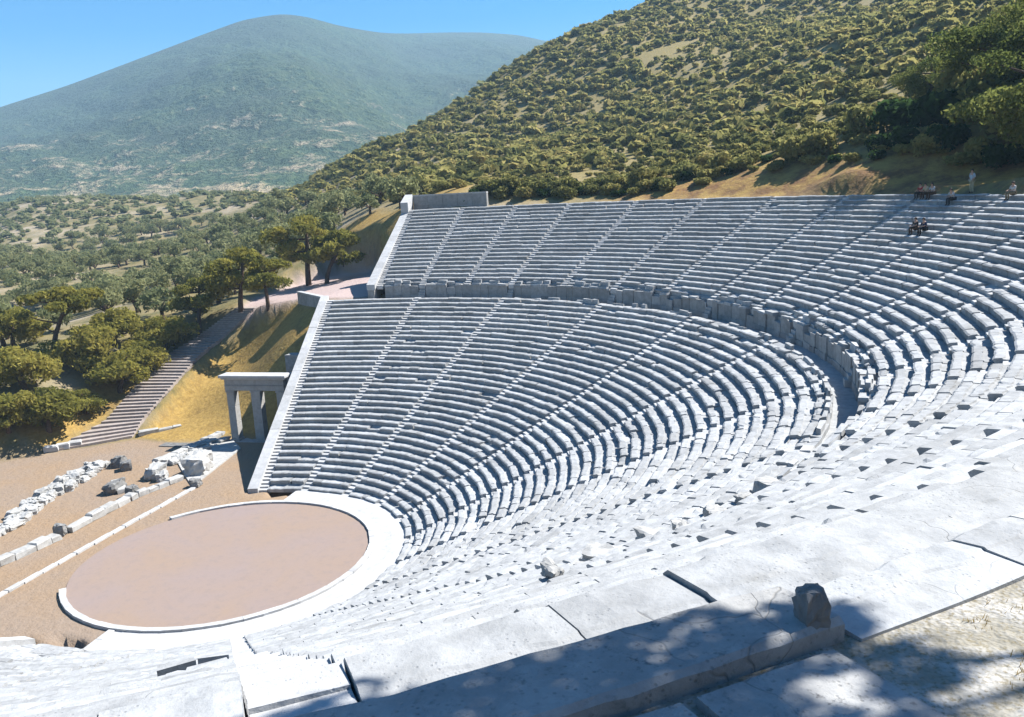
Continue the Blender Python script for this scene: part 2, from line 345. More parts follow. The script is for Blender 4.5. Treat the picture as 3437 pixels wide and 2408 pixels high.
# ------------------------------------------------------------------ ground sheet, hillside, mountain
m, nt = new_mat('ground_soil'); P = position(nt)
n1 = noise(nt, 0.045, 5, 0.62, P); n2 = noise(nt, 0.35, 5, 0.7, P); n3 = noise(nt, 2.2, 4, 0.7, P); n4 = noise(nt, 0.13, 4, 0.6, P)
c = mixc(nt, ramp(nt, n2, [(0.38, (0, 0, 0)), (0.6, (1, 1, 1))]), (0.10, 0.095, 0.04), (0.20, 0.155, 0.07))
c = mixc(nt, ramp(nt, n1, [(0.47, (0, 0, 0)), (0.66, (.85, .85, .85))]), c, (0.32, 0.26, 0.185))
dry = mixc(nt, ramp(nt, n3, [(0.3, (0, 0, 0)), (0.7, (1, 1, 1))]), (0.21, 0.13, 0.035), (0.36, 0.24, 0.07))
dry = mixc(nt, ramp(nt, n2, [(0.52, (0, 0, 0)), (0.68, (0.7, 0.7, 0.7))]), dry, (0.17, 0.105, 0.035))
c = mixc(nt, attr(nt, 'scrubby'), c, mixc(nt, ramp(nt, n3, [(.35, (0, 0, 0)), (.65, (1, 1, 1))]), (0.14, 0.125, 0.045), (0.28, 0.205, 0.08)))
c = mixc(nt, attr(nt, 'dry'), c, dry)
brn = mixc(nt, ramp(nt, n2, [(.42, (0, 0, 0)), (.6, (1, 1, 1))]), mixc(nt, n3, (0.10, 0.05, 0.022), (0.22, 0.115, 0.045)), mixc(nt, n3, (0.24, 0.14, 0.04), (0.40, 0.27, 0.075)))
c = mixc(nt, attr(nt, 'brown'), c, brn)
dirt = mixc(nt, ramp(nt, n4, [(0.35, (0, 0, 0)), (0.65, (1, 1, 1))]), (0.245, 0.170, 0.105), (0.225, 0.172, 0.128))
dirt = mixc(nt, maths(nt, 'MULTIPLY', ramp(nt, n3, [(0.5, (0, 0, 0)), (0.75, (1, 1, 1))]), 0.35), dirt, (0.15, 0.10, 0.06))
c = mixc(nt, attr(nt, 'dirt'), c, dirt)
pale = mixc(nt, n3, (0.33, 0.25, 0.225), (0.39, 0.31, 0.285))
c = mixc(nt, attr(nt, 'pale'), c, pale)
grit = mixc(nt, ramp(nt, n3, [(0.42, (0, 0, 0)), (0.6, (1, 1, 1))]), (0.24, 0.222, 0.18), (0.36, 0.345, 0.315))
grit = mixc(nt, ramp(nt, noise(nt, 22, 3, 0.7, P), [(0.5, (0, 0, 0)), (0.66, (0.8, 0.8, 0.8))]), grit, (0.16, 0.13, 0.07))
gb = attr(nt, 'grit')
c = mixc(nt, gb, c, grit)
finish(nt, c, 0.96, maths(nt, 'ADD', n3, n2), 0.5, 0.25)
M['ground'] = m

def attrs(me, **kw):
    for k, v in kw.items():
        a = me.attributes.new(k, 'FLOAT', 'POINT'); a.data.foreach_set('value', np.asarray(v, np.float32))

az0 = math.atan2(-0.24071, -0.95004)
view = np.radians(np.arange(-52, 52.01, 0.3)); rest = np.radians(np.arange(55, 306, 3.0))
AZ = az0 + np.concatenate([view, rest]); nA = len(AZ)
RR = [0.4]
while RR[-1] < 6500:
    r = RR[-1]; RR.append(r * (1.03 if r < 30 else 1.0125 if r < 320 else 1.03))
RR = np.array(RR); nR = len(RR)
gx = CAM[0] + RR[:, None] * np.cos(AZ)[None]; gy = CAM[1] + RR[:, None] * np.sin(AZ)[None]
X, Y = gx.ravel(), gy.ravel()
Zg = ground_z(X, Y)
Vg = np.concatenate([np.stack([X, Y, Zg], 1), [[CAM[0], CAM[1], gz(CAM[0], CAM[1])]]])
i, j = np.meshgrid(np.arange(nR - 1), np.arange(nA), indexing='ij'); j2 = (j + 1) % nA
Fg = np.stack([i * nA + j, (i + 1) * nA + j, (i + 1) * nA + j2, i * nA + j2], -1).reshape(-1, 4)
cz = Vg[Fg, 2].mean(1); cx = Vg[Fg, 0].mean(1); cy = Vg[Fg, 1].mean(1)
dcf = np.hypot(cx - CAM[0], cy - CAM[1])
def region(x, y):
    D = np.hypot(x, y)
    g = {}
    g['pale'] = sm(sdpoly(x, y, PLAZA) / 1.5 + 0.3)
    g['dirt'] = sm(sdpoly(x, y, FLAT) / 1.0 + 0.6)
    mound = [(-26.6, -6), (-26.6, -16), (-24.5, -21), (-25.8, -26.6), (-35.6, -27.4), (-41.3, -27.6), (-47, -24.4), (-45.4, -17), (-38.0, -9.4)]
    bank = [(-52, -8), (-60, -17), (-70, -22), (-82, -28), (-84, -22), (-70, -10), (-66, 0), (-58, 0), (-57, -5)]
    left = [(-20.2, -32.8), (-27, -31.8), (-41.5, -33), (-41, -37), (-28, -37), (-17, -36.3), (-5, -54), (-20, -52)]
    g['dry'] = np.maximum(np.maximum(sm(sdpoly(x, y, mound) / 1.2 + .5), sm(sdpoly(x, y, bank) / 4 + .5)), sm(sdpoly(x, y, left) / 1.5 + .4))
    th = np.arctan2(-x, y)
    rim = np.exp(-((D - 60) / 5.5) ** 2) * (D > 54) * sm((y + 2) / 8)
    g['brown'] = rim * sm((th - math.radians(-25)) / .3) * sm((math.radians(75) - th) / .2)
    strip = np.exp(-((D - 70) / 9.0) ** 2) * sm((y + 2) / 8)
    g['dry'] = np.maximum(g['dry'], 0.75 * strip * (np.sin(th * 23) * .5 + .5))
    g['grit'] = sm((14 - np.hypot(x - CAM[0] + 2, y - CAM[1] - 3)) / 5) * (D > 52.3) + ((D > 52.3) & (th < math.radians(-25))) * np.exp(-((D - 58) / 4) ** 2)
    g['grit'] = np.clip(g['grit'], 0, 1)
    g['scrubby'] = sm((x * -.1 + y * .55 + 15) / 30) * (D > 58) * .85
    return g
def sub(name, mask, kind, label):
    F = Fg[mask]; ids = np.unique(F); remap = np.zeros(len(Vg), np.int64); remap[ids] = np.arange(len(ids))
    me = make_mesh(name, Vg[ids], remap[F], M['ground'], smooth=True)
    g = region(Vg[ids, 0], Vg[ids, 1]); attrs(me, **g)
    o = bpy.data.objects.new(name, me); COL.objects.link(o)
    return tag(o, label, name.replace('_', ' '), kind=kind)
hill = (cz > 21.9) & (dcf < 640) & (dcf > 40) & (np.hypot(cx, cy) > 58)
sub('hillside', hill, 'structure', 'dry scrub covered hillside rising behind the top row of seats')
sub('ground', ~hill, 'structure', 'ground of tan earth and dry grass around the theatre')

# mountain: a real ridge 1.5-2.4 km away
m, nt = new_mat('mountain_scrub'); P = position(nt)
mp = nd(nt, 'ShaderNodeMapping'); mp.inputs['Scale'].default_value = (1.0, 1.0, 2.6); nt.links.new(P, mp.inputs[0])
n1 = noise(nt, 0.006, 5, 0.6, mp.outputs[0]); n2 = noise(nt, 0.022, 5, 0.68, mp.outputs[0]); n3 = noise(nt, 0.10, 4, 0.75, P)
sx = nd(nt, 'ShaderNodeSeparateXYZ'); nt.links.new(P, sx.inputs[0])
hf = maths(nt, 'MULTIPLY', sx.outputs[2], 1 / 300.0)
c = mixc(nt, ramp(nt, n3, [(0.38, (0, 0, 0)), (0.62, (1, 1, 1))]), (0.028, 0.058, 0.032), (0.09, 0.125, 0.055))
c = mixc(nt, ramp(nt, n1, [(0.4, (0, 0, 0)), (0.6, (0.6, 0.6, 0.6))]), c, (0.05, 0.068, 0.04))
patch = maths(nt, 'SUBTRACT', maths(nt, 'ADD', maths(nt, 'MULTIPLY', n2, 0.7), maths(nt, 'MULTIPLY', n3, 0.42)), maths(nt, 'MULTIPLY', hf, 0.26))
pm = ramp(nt, patch, [(0.53, (0, 0, 0)), (0.63, (.8, .8, .8))])
c = mixc(nt, pm, c, mixc(nt, n1, (0.40, 0.30, 0.17), (0.40, 0.33, 0.24)))
finish(nt, c, 0.97, maths(nt, 'ADD', n3, n2), 1.0, 14.0)
M['mountain'] = m
raz = np.unwrap(np.arctan2(RIDGE[:, 1] - CAM[1], RIDGE[:, 0] - CAM[0])); rd = np.hypot(RIDGE[:, 1] - CAM[1], RIDGE[:, 0] - CAM[0])
o_ = np.argsort(raz)
az = np.linspace(raz.min(), raz.max(), 420)
def smooth_interp(v):
    q = np.interp(az, raz[o_], v[o_]); k = np.hanning(11); k /= k.sum()
    return np.convolve(np.pad(q, 5, mode='edge'), k, 'valid')
rz, rdist = smooth_interp(RIDGE[:, 2]), smooth_interp(rd)
tt = np.concatenate([np.linspace(0, 1, 120), 1 + np.linspace(0.02, 0.9, 40)])
d0 = 470.0
dd = d0 + (rdist[None] - d0) * tt[:, None]
prof = np.where(tt < 1, tt ** 1.25, 1 - 0.9 * (tt - 1) ** 1.3 * 1.2)[:, None]
xx = CAM[0] + dd * np.cos(az)[None]; yy = CAM[1] + dd * np.sin(az)[None]
zz = 9 + (rz[None] - 9) * prof
w = (np.sin(np.pi * np.clip(tt, 0, 1)) ** 0.8)[:, None]
zz = zz + w * (14 * np.sin(xx * .006 + 1) * np.sin(yy * .0085) + 9 * np.sin(xx * .013 - yy * .011 + 2) + 5 * np.sin(xx * .031 + yy * .027) + 2.2 * np.sin(xx * .08 - yy * .06))
zz = zz + RNG.normal(0, 0.8, zz.shape) * w
nt_, na_ = zz.shape
i, j = np.meshgrid(np.arange(nt_ - 1), np.arange(na_ - 1), indexing='ij')
Fm = np.stack([i * na_ + j, i * na_ + j + 1, (i + 1) * na_ + j + 1, (i + 1) * na_ + j], -1).reshape(-1, 4)[:, ::-1]
mo = obj('mountain', np.stack([xx, yy, zz], -1).reshape(-1, 3), Fm, M['mountain'], smooth=True)
tag(mo, 'hazy blue green mountain with a rounded summit beyond the valley', 'mountain', kind='structure')
MTN = (az, tt, xx, yy, zz)

# ------------------------------------------------------------------ seats: every wedge is a thing, every row of it a part
ORD = ['', 'first', 'second', 'third', 'fourth', 'fifth', 'sixth', 'seventh', 'eighth', 'ninth', 'tenth', 'eleventh', 'twelfth', 'thirteenth', 'fourteenth',
       'fifteenth', 'sixteenth', 'seventeenth', 'eighteenth', 'nineteenth', 'twentieth']
STAIR_HALF = 0.36
def seat_profile(T, H, ch=0.045):
    return np.array([(0.11, -0.10), (0.10, H * 0.5), (0.0, H - 0.075), (0.075, H - 0.012), (T * 0.56, H + 0.014), (T * 0.6, H + 0.01 - ch), (T + 0.11, H - ch), (T + 0.11, -0.10)])
def make_row(r, zb, T, H, s0, s1, parent, base, rough=1.0, missing=0.0, stone_len=1.35, seg=0.34, lift=0.0, ch=0.045, name='seat_row', mat=None, label=None):
    prof = seat_profile(T, H, ch); m = len(prof)
    aps = arc_per_s(r, (s0 + s1) / 2)
    L = (s1 - s0) * aps
    if L < 0.4: return None
    cuts = [0.0]
    while cuts[-1] < L - 0.5:
        cuts.append(cuts[-1] + max(0.6, RNG.normal(stone_len, 0.38)))
    cuts = np.array(cuts) * (L / cuts[-1])
    V = []; F = []; T_ = []
    row_tone = RNG.normal(0.5, 0.08); w1, w2, w3 = RNG.uniform(0, 6.28, 3); wa = 0.022 * min(rough, 1.3)
    for a, b in zip(cuts[:-1], cuts[1:]):
        a = a + abs(RNG.normal(0.006, 0.008)); b = b - abs(RNG.normal(0.006, 0.008))
        if RNG.random() < 0.05 * rough: b -= RNG.uniform(0.03, 0.15)
        n = max(1, int(round((b - a) / seg)))
        u = np.linspace(a, b, n + 1)
        dr = RNG.normal(0, 0.012 * rough); dz = RNG.normal(0, 0.013 * rough); tilt = RNG.normal(0, 0.006 * rough)
        broken = RNG.random() < missing
        drop = RNG.uniform(0.10, 0.24) if broken else 0.0
        k = len(V) and sum(len(v) for v in V)
        pr = np.repeat(prof[None], n + 1, 0).copy()
        e = np.abs(RNG.normal(0, 0.020 * rough, n + 1)) + (RNG.random(n + 1) < 0.07 * rough) * RNG.uniform(0.02, 0.11, n + 1)
        pr[:, 2, 0] += e; pr[:, 3, 0] += e * 1.1; pr[:, 3, 1] -= e * 0.25
        pr[:, 1, 0] += RNG.normal(0, 0.012 * rough, n + 1)
        dr = dr + wa * (np.sin(u * .9 + w1) + .6 * np.sin(u * 2.3 + w2))[:, None]; dz = dz + .012 * min(rough, 1.3) * np.sin(u * 1.3 + w3).mean()
        q = RNG.normal(0, 0.03 * rough, n + 1)
        pr[:, 4, 0] += q; pr[:, 5, 0] += q
        pr[:, 3:6, 1] += RNG.normal(0, 0.006 * rough, (n + 1, 1))
        if broken:
            pr[:, 2:6, 1] -= drop * RNG.uniform(0.5, 1.0, (n + 1, 1)); pr[:, 2:4, 0] += RNG.uniform(0, 0.16, (n + 1, 1))
            pr[:, 5, 1] = np.minimum(pr[:, 5, 1], pr[:, 4, 1] - 0.01)
        # corners of each stone worn back a little
        for w_ in (0, n):
            c_ = abs(RNG.normal(0.012, 0.012)) * rough
            pr[w_, 2, 0] += c_; pr[w_, 3, 0] += c_; pr[w_, 3, 1] -= c_ * 0.4
        ss = s0 + u / aps
        zz = zb + lift + pr[:, :, 1] + dz * (pr[:, :, 1] > 0.05) + (tilt * (u - u.mean()))[:, None] * (pr[:, :, 1] > 0.05)
        P = PT(r + dr + pr[:, :, 0], ss[:, None], zz).reshape(-1, 3)
        V.append(P)
        for i in range(n):
            for j in range(m):
                j2 = (j + 1) % m
                F.append((k + i * m + j, k + (i + 1) * m + j, k + (i + 1) * m + j2, k + i * m + j2))
        F.append(tuple(k + j for j in range(m - 1, -1, -1))[::-1]); F.append(tuple(k + n * m + j for j in range(m))[::-1])
        T_ += [float(np.clip(row_tone + RNG.normal(0, 0.2), 0, 1))] * ((n + 1) * m)
    if not V: return None
    o = obj(name, np.concatenate(V), F, mat or M['limestone'], parent, base, T_)
    if label: o['label'] = label
    return o

def side_word(k, total_mid):
    return k
def lower_label(k):
    if k == 1: return 'lower seating wedge with neat even rows against the far white end wall'
    if k == 12: return 'lower seating wedge at the near end of the lower tier, nearest the orchestra earth'
    if k == 11: return 'lower seating wedge with broken dark gaps at the lower left of the picture'
    if k == 10: return 'lower seating wedge of pale slabs just right of the nearest stairway'
    return '%s lower seating wedge counted along the lower tier from the far end wall' % ORD[k]
lower_group = 'seating wedges of the lower tier'
for k in range(1, 13):
    base = PT(R0, k + 0.5, Z0)
    t = empty('lower_seating_wedge', base, lower_label(k), 'seating wedge', lower_group)
    near = k >= 8
    for i in range(NL):
        r = R0 + i * TL; zb = Z0 + i * RL
        ds = STAIR_HALF / arc_per_s(r, k + .5)
        s0, s1 = k + ds, k + 1 - ds
        if k == 1: s0 = k + 2 * ds
        if k == 12: s1 = k + 1 - 2 * ds
        rough = 1.35 if k > 2 else (0.55 if k == 1 and i > 3 else 1.15)
        if k >= 9: rough = 0.9
        miss = 0.02
        if k == 1 and s0 < 2: miss = 0.006
        if i == 0: miss = 0.2
        if i == 1: miss = 0.10
        if i == NL - 1 and k >= 4: miss, rough = 0.45, 1.6
        if i == NL - 2 and k >= 5: miss, rough = 0.12, 1.4
        if k in (2, 4) and i in (9, 10, 11, 16, 17, 25, 26): miss = 0.10
        if k >= 9: miss = 0.012
        if k == 11: miss = 0.06
        make_row(r, zb, TL, RL, s0, s1, t, base, rough=rough, missing=miss, seg=0.30 if k < 9 else 0.24, ch=0.045 if k < 8 else 0.015)
# worn backrests that stand on the top row of the lower tier
for k in range(3, 13):
    base = PT(R1 - .1, k + .5, H1); np_ = 0
    t = empty('broken_bench', base, '%s broken bench row edging the walkway counted from the far end' % ORD[k - 2], 'stone bench', 'broken bench rows edging the walkway')
    a = k + .04
    while a < k + .95:
        w = RNG.uniform(.5, 1.4) / arc_per_s(R1, k + .5); e = min(a + w, k + .96)
        if k >= 10:
            h = .85 if (k == 10 and a < 10.16) else (RNG.uniform(.42, .6) if a < 10.32 else RNG.uniform(.30, .5)); keep = True
        else: h = RNG.uniform(.06, .34); keep = RNG.random() < .55
        if keep and e - a > .01:
            ra, rb = R1 - .26 + RNG.normal(0, .03), R1 + .02
            P = np.concatenate([PT([ra, ra, rb, rb], [a, e - .001, e - .001, a], H1 - .12), PT([ra + .05, ra + .05, rb - .02, rb - .02], [a + .002, e - .004, e - .004, a + .002], H1 + h)])
            P += RNG.normal(0, .025, P.shape); b = MB(); b.box8(P, float(np.clip(RNG.normal(.5, .2), 0, 1))); b.build('backrest', M['limestone'], t, base)
        a = e

upper_group = 'seating wedges of the upper tier'
US = [1.5 + 0.5 * q for q in range(0, 19)]          # 1.5 .. 10.5
for q, s in enumerate(US):
    base = PT(RU0, s + 0.25, HU0)
    if q == 0: lab = 'upper seating wedge with neat restored rows beside the far upper end wall'
    elif s >= 10: lab = 'upper seating wedge at the lower left edge of the picture'
    elif s >= 9.5: lab = 'nearest upper seating wedge, its top slabs shaded by pine branches'
    else: lab = '%s upper seating wedge counted along the upper tier from the far end wall' % ORD[q + 1]
    t = empty('upper_seating_wedge', base, lab, 'seating wedge', upper_group)
    for i in range(NU):
        r = RU0 + i * TU; zb = HU0 + i * RU
        ds = STAIR_HALF / arc_per_s(r, s + .25)
        s0, s1 = s + ds, s + 0.5 - ds
        if q == 0: s0 = s + 2 * ds
        rough = 0.6 if q < 1 else (0.95 if s < 7 else 1.05)
        miss = 0.004 if q < 5 else 0.012
        if s >= 9.0 and i > 18: continue        # the top rows are buried in soil here
        if s >= 9.5 and i == 18:
            s0, s1 = s + ds, 9.785
            if s >= 10: continue
            r += .40; zb -= .20
        if s >= 8.5 and i >= 8: rough = 0.6
        if s >= 9 and i >= 9: miss = 0.0
        if i == 0:
            miss, rough = 0.5, 1.7; r += .36
        if i == 1 and q > 3: miss, rough = 0.25, 1.4
        make_row(r, zb, TU * (1.55 if s >= 9.5 and i == 17 else .6 if i == 0 else 1), RU, s0, s1, t, base, rough=rough, missing=miss, seg=0.32 if s < 8 else 0.2, stone_len=1.5, ch=0.045 if s < 8.5 else 0.01)

# ------------------------------------------------------------------ stairways between the wedges
def stairway(s, r0, z0, T, H, n, label, group, side=0, width=STAIR_HALF, first=.5):
    b = MB(); base = PT(r0, s, z0)
    for i in range(n):
        for h in (0, 1):
            r = r0 + i * T + h * T / 2; zt = z0 + i * H + (first, 1.0)[h] * H
            ds = (width - 0.012) / arc_per_s(r, s)
            c = s + side * ds
            jr = RNG.normal(0, 0.012); jz = RNG.normal(0, 0.008)
            ra, rb = r + 0.02 + jr, r + T / 2 + 0.09
            zz = zt - 0.012 + jz
            e = RNG.normal(0, 0.012, 4)
            P = np.concatenate([PT([rb + .1, ra + .03, ra + .03, rb + .1], [c + ds, c + ds, c - ds, c - ds], zz - H - 0.12),
                                PT([rb, ra + abs(e[0]), ra + abs(e[1]), rb], [c + ds, c + ds, c - ds, c - ds], zz)])
            P[4:, 2] += RNG.normal(0, 0.006, 4); P[5:7, 2] -= 0.055
            b.box8(P[[0, 1, 2, 3, 4, 5, 6, 7]][[3, 2, 1, 0, 7, 6, 5, 4]], float(np.clip(RNG.normal(.55, .18), 0, 1)))
    o = b.build('stairway', M['new_stone'], None, base)
    return tag(o, label, 'stairs', group)
for k in range(1, 14):
    if k == 1: lab = 'narrow stairway along the white coping of the far lower end wall'
    elif k == 13: lab = 'stairway along the near end of the lower tier'
    elif k == 10: lab = 'nearest lower stairway running straight down from below the camera'
    else: lab = '%s stairway of the lower tier counted from the far end wall' % ORD[k]
    stairway(k, R0, Z0, TL, RL, NL, lab, 'stairways of the lower tier', side=1 if k == 1 else -1 if k == 13 else 0, first=.5 if k != 10 else .8)
for q, s in enumerate(US):
    if q == 0: lab = 'narrow stairway along the white coping of the far upper end wall'
    elif s == 10: lab = 'nearest upper stairway with grass tufts running down from the shaded slabs'
    else: lab = '%s stairway of the upper tier counted from the far end wall' % ORD[q + 1]
    stairway(s, RU0, HU0, TU, RU, NU if s < 9 else 18, lab, 'stairways of the upper tier', side=1 if q == 0 else 0, first=.5 if s < 10 else .96)

# the long bench slab right in front of the camera
b = MB(); base = PT(53.2, 9.9, 20.2)
es = np.linspace(9.79, 10.06, 25)
ra, rb = 52.88, 53.63
V = []; F = []
pr = [(0.03, 19.9), (0.0, 20.50), (0.02, 20.575), (0.06, 20.60), (rb - ra - .05, 20.62), (rb - ra, 20.585), (rb - ra - .01, 19.9)]
for j, s in enumerate(es):
    w = .012 * math.sin(j * .9) + RNG.normal(0, .006)
    for k, (a, z) in enumerate(pr):
        V.append(PT(ra + a + (w if k < 4 else RNG.normal(0, .006)) + (.10 if k < 4 else 0) * max(0, 2 - j) * .3, s, z + RNG.normal(0, .003)))
m_ = len(pr)
for j in range(len(es) - 1):
    for k in range(m_): F.append((j * m_ + k, (j + 1) * m_ + k, (j + 1) * m_ + (k + 1) % m_, j * m_ + (k + 1) % m_))
F.append(tuple(range(m_))); F.append(tuple((len(es) - 1) * m_ + k for k in range(m_))[::-1])
tag(obj('bench_slab', V, F, M['pitted'], None, base, np.full(len(V), .45)), 'long pitted bench slab lying in tree shade at the bottom edge of the picture', 'stone bench')

b = MB(); base = PT(54.2, 9.93, 20.2)
for sa, sb in ((9.80, 9.872), (9.874, 9.955), (9.957, 10.05)):
    P = np.concatenate([PT([53.74, 53.74, 54.75, 54.75], [sa, sb - .001, sb - .001, sa], 19.9), PT([53.74, 53.74, 54.75, 54.75], [sa + .002, sb - .001, sb - .002, sa + .001], 20.52)])
    P[4:] += RNG.normal(0, .012, (4, 3)); b.box8(P, .45)
tag(b.build('paving_slab', M['pitted'], None, base), 'shaded pitted paving slabs behind the long bench slab at the bottom edge', 'paving slabs')

# ------------------------------------------------------------------ the walkway between the tiers and its wall of upright slabs
def ring_strip(name, ra, rb, s0, s1, z, mat, n=200, za=None):
    s = np.linspace(s0, s1, n + 1)
    V = np.concatenate([PT(ra, s, z if za is None else za), PT(rb, s, z)])
    F = [(i + 1, i, n + 1 + i, n + 2 + i) for i in range(n)]
    o = obj(name, V, F, mat, tone=np.full(len(V), 0.5)); return o
o = ring_strip('walkway', R1 - 0.05, RU0 + 0.35, 1.0, 13.0, H1 - 0.28, M['limestone'])
tag(o, 'curved stone walkway between the lower and upper tiers', 'walkway', kind='structure')
def upright_wall(s0, s1, label):
    base = PT(RU0 - .3, (s0 + s1) / 2, H1 - .2)
    t = empty('upright_slab_wall', base, label, 'stone wall', 'upright slab walls along the walkway')
    aps = arc_per_s(RU0, (s0 + s1) / 2)
    g = 0.42 / aps
    a = s0 + g; wall = MB(); cop = MB(); seat = MB()
    while a < s1 - g - 0.2 / aps:
        w = min(RNG.uniform(0.75, 1.35) / aps, s1 - g - a)
        low = RNG.random() < (.10 if s0 < 4 else .34 if s0 < 8.5 else .5)
        top = HU0 + (RNG.normal(0.02, 0.035) if not low else -RNG.uniform(.12, .5)); dr = RNG.normal(0, 0.02 if s0 < 4 else .045)
        ra, rb = RU0 + dr, RU0 + 0.38
        e = 0.012 / aps
        for lo, hi, inset in ((H1 - 0.3, H1 + 0.12, -0.05), (H1 + 0.10, top, 0.0)):
            P = np.concatenate([PT([ra + inset, ra + inset, rb, rb], [a + e, a + w - e, a + w - e, a + e], lo), PT([ra + inset, ra + inset, rb, rb], [a + e, a + w - e, a + w - e, a + e], hi)])
            P[4:, 2] += RNG.normal(0, 0.02 if s0 < 4 else .045, 4)
            wall.box8(P, float(np.clip(RNG.normal(.5, .25), 0, 1)))
        if not low and RNG.random() < .8:
            ca, cb = RU0 - 0.05 + RNG.normal(0, .04), RU0 + 0.55 + RNG.normal(0, .06)
            z0_ = top + .03; z1_ = top + RNG.uniform(0.10, 0.20); e *= 2
            P = np.concatenate([PT([ca, ca, cb, cb], [a + e, a + w - e, a + w - e, a + e], z0_ - .06), PT([ca + .02, ca + .02, cb, cb], [a + e, a + w - e, a + w - e, a + e], z1_)])
            P += RNG.normal(0, 0.025, P.shape); cop.box8(P, float(np.clip(RNG.normal(.6, .18), 0, 1)))
            if RNG.random() < 0.5:
                P = np.concatenate([PT([ca + .30, ca + .30, cb + .05, cb + .05], [a + e * 2, a + w - e * 2, a + w - e * 2, a + e * 2], z1_ - .05), PT([ca + .34, ca + .34, cb, cb], [a + e * 3, a + w - e * 3, a + w - e * 3, a + e * 3], z1_ + RNG.uniform(.25, .45))])
                P += RNG.normal(0, 0.03, P.shape); seat.box8(P, float(np.clip(RNG.normal(.5, .18), 0, 1)))
        a += w
    core = MB(); q_ = np.linspace(s0 + g, s1 - g, 9)
    for a, c in zip(q_[:-1], q_[1:]):
        core.box8(np.concatenate([PT([RU0 + .30, RU0 + .30, RU0 + .95, RU0 + .95], [a, c, c, a], H1 - .3), PT([RU0 + .32, RU0 + .32, RU0 + .95, RU0 + .95], [a, c, c, a], HU0 - RNG.uniform(.02, .10))]), float(RNG.uniform(.3, .6)))
    core.build('rubble_core', M['limestone'], t, base)
    wall.build('slab_course', M['wall_stone'], t, base)
    if cop.V: cop.build('coping', M['limestone'], t, base)
    if seat.V: seat.build('bench_back', M['limestone'], t, base)
for k in range(1, 11):
    s0 = max(k, 1.55)
    lab = {1: 'smooth upright slab wall beside the far plaza end of the walkway', 10: 'upright slab wall at the near end of the walkway'}.get(k, '%s upright slab wall along the walkway counted from the far plaza end' % ORD[k])
    upright_wall(s0, k + 1, lab)
# blocking stones in the wall's gaps: the little flights that cross it
for k in range(2, 11):
    b = MB(); base = PT(RU0 - .2, k, H1 - .2)
    n = 5
    for i in range(n):
        ra = RU0 - 0.40 + i * 0.17; z = H1 - 0.12 + (i + 1) * (HU0 - H1 + .12) / n
        ds = 0.36 / arc_per_s(RU0, k)
        P = np.concatenate([PT([ra, ra, RU0 + .45, RU0 + .45], [k - ds, k + ds, k + ds, k - ds], H1 - .25), PT([ra, ra, RU0 + .45, RU0 + .45], [k - ds, k + ds, k + ds, k - ds], z)])
        P += RNG.normal(0, .006, P.shape)
        b.box8(P, 0.6)
    o = b.build('crossing_steps', M['limestone'], None, base)
    tag(o, '%s short flight of steps climbing from the walkway counted from the far plaza end' % ORD[k - 1], 'steps', 'short flights from the walkway')

# ------------------------------------------------------------------ end walls with sloping copings
def end_wall(name, label, s, ra, za, rb, zb, width, out, zfoot, n, mat_top, up=0.30):
    """out: sign of the s direction pointing away from the seats"""
    A = PT(ra, s, za); B = PT(rb, s, zb)
    d = (B - A)[:2]; d /= np.linalg.norm(d); nrm = np.array([d[1], -d[0]])
    inner = PT((ra + rb) / 2, s - out * 0.3, 0)[:2] - PT((ra + rb) / 2, s, 0)[:2]
    if nrm @ inner > 0: nrm = -nrm
    t = empty(name, A, label, 'stone wall')
    cop = MB(); body = MB()
    f = np.linspace(0, 1, n + 1)
    for i in range(n):
        p, q = A + (B - A) * f[i], A + (B - A) * (f[i + 1] - 0.006 / n)
        h = up + RNG.normal(0, .008)
        P = []
        for zofs in (-0.30, h):
            for pt_, o_ in ((p, 0.0), (q, 0.0), (q, width), (p, width)):
                P.append((pt_[0] + nrm[0] * o_, pt_[1] + nrm[1] * o_, pt_[2] + zofs))
        P = np.array(P); P[4:, 2] += RNG.normal(0, .006, 4)
        cop.box8(P if out * 1 > 0 else P, float(np.clip(RNG.normal(.6, .14), 0, 1)))
        P = []
        for z_ in ('lo', 'hi'):
            for pt_, o_ in ((p, 0.10), (q, 0.10), (q, width - 0.08), (p, width - 0.08)):
                zt = pt_[2] - 0.302 if z_ == 'hi' else max(-0.3, min(zfoot(pt_), pt_[2] - 0.8))
                P.append((pt_[0] + nrm[0] * o_, pt_[1] + nrm[1] * o_, zt))
        body.box8(P, float(np.clip(RNG.normal(.5, .12), 0, 1)))
    cop.build('coping', mat_top, t, A); body.build('wall_face', M['wall_stone'], t, A)
    return t, nrm, A, B
end_wall('end_wall', 'long white sloping coping wall closing the far end of the lower tier', 1, R0 - 0.15, Z0 + 0.05, R1 + .5, H1 + .15, 0.86, -1, lambda p: -0.3, 24, M['new_stone'])
end_wall('end_wall', 'sloping coping wall closing the near end of the lower tier', 13, R0 - 0.15, Z0 + 0.05, R1 + .5, H1 + .15, 0.86, 1, lambda p: -0.3, 24, M['new_stone'])
tU, nU_, AU, BU = end_wall('end_wall', 'white sloping coping wall closing the far end of the upper tier', 1.5, RU0 - 0.55, HU0 + 0.0, R2 + 1.6, H2 + .45, 0.95, -1, lambda p: 11.0, 16, M['new_stone'])
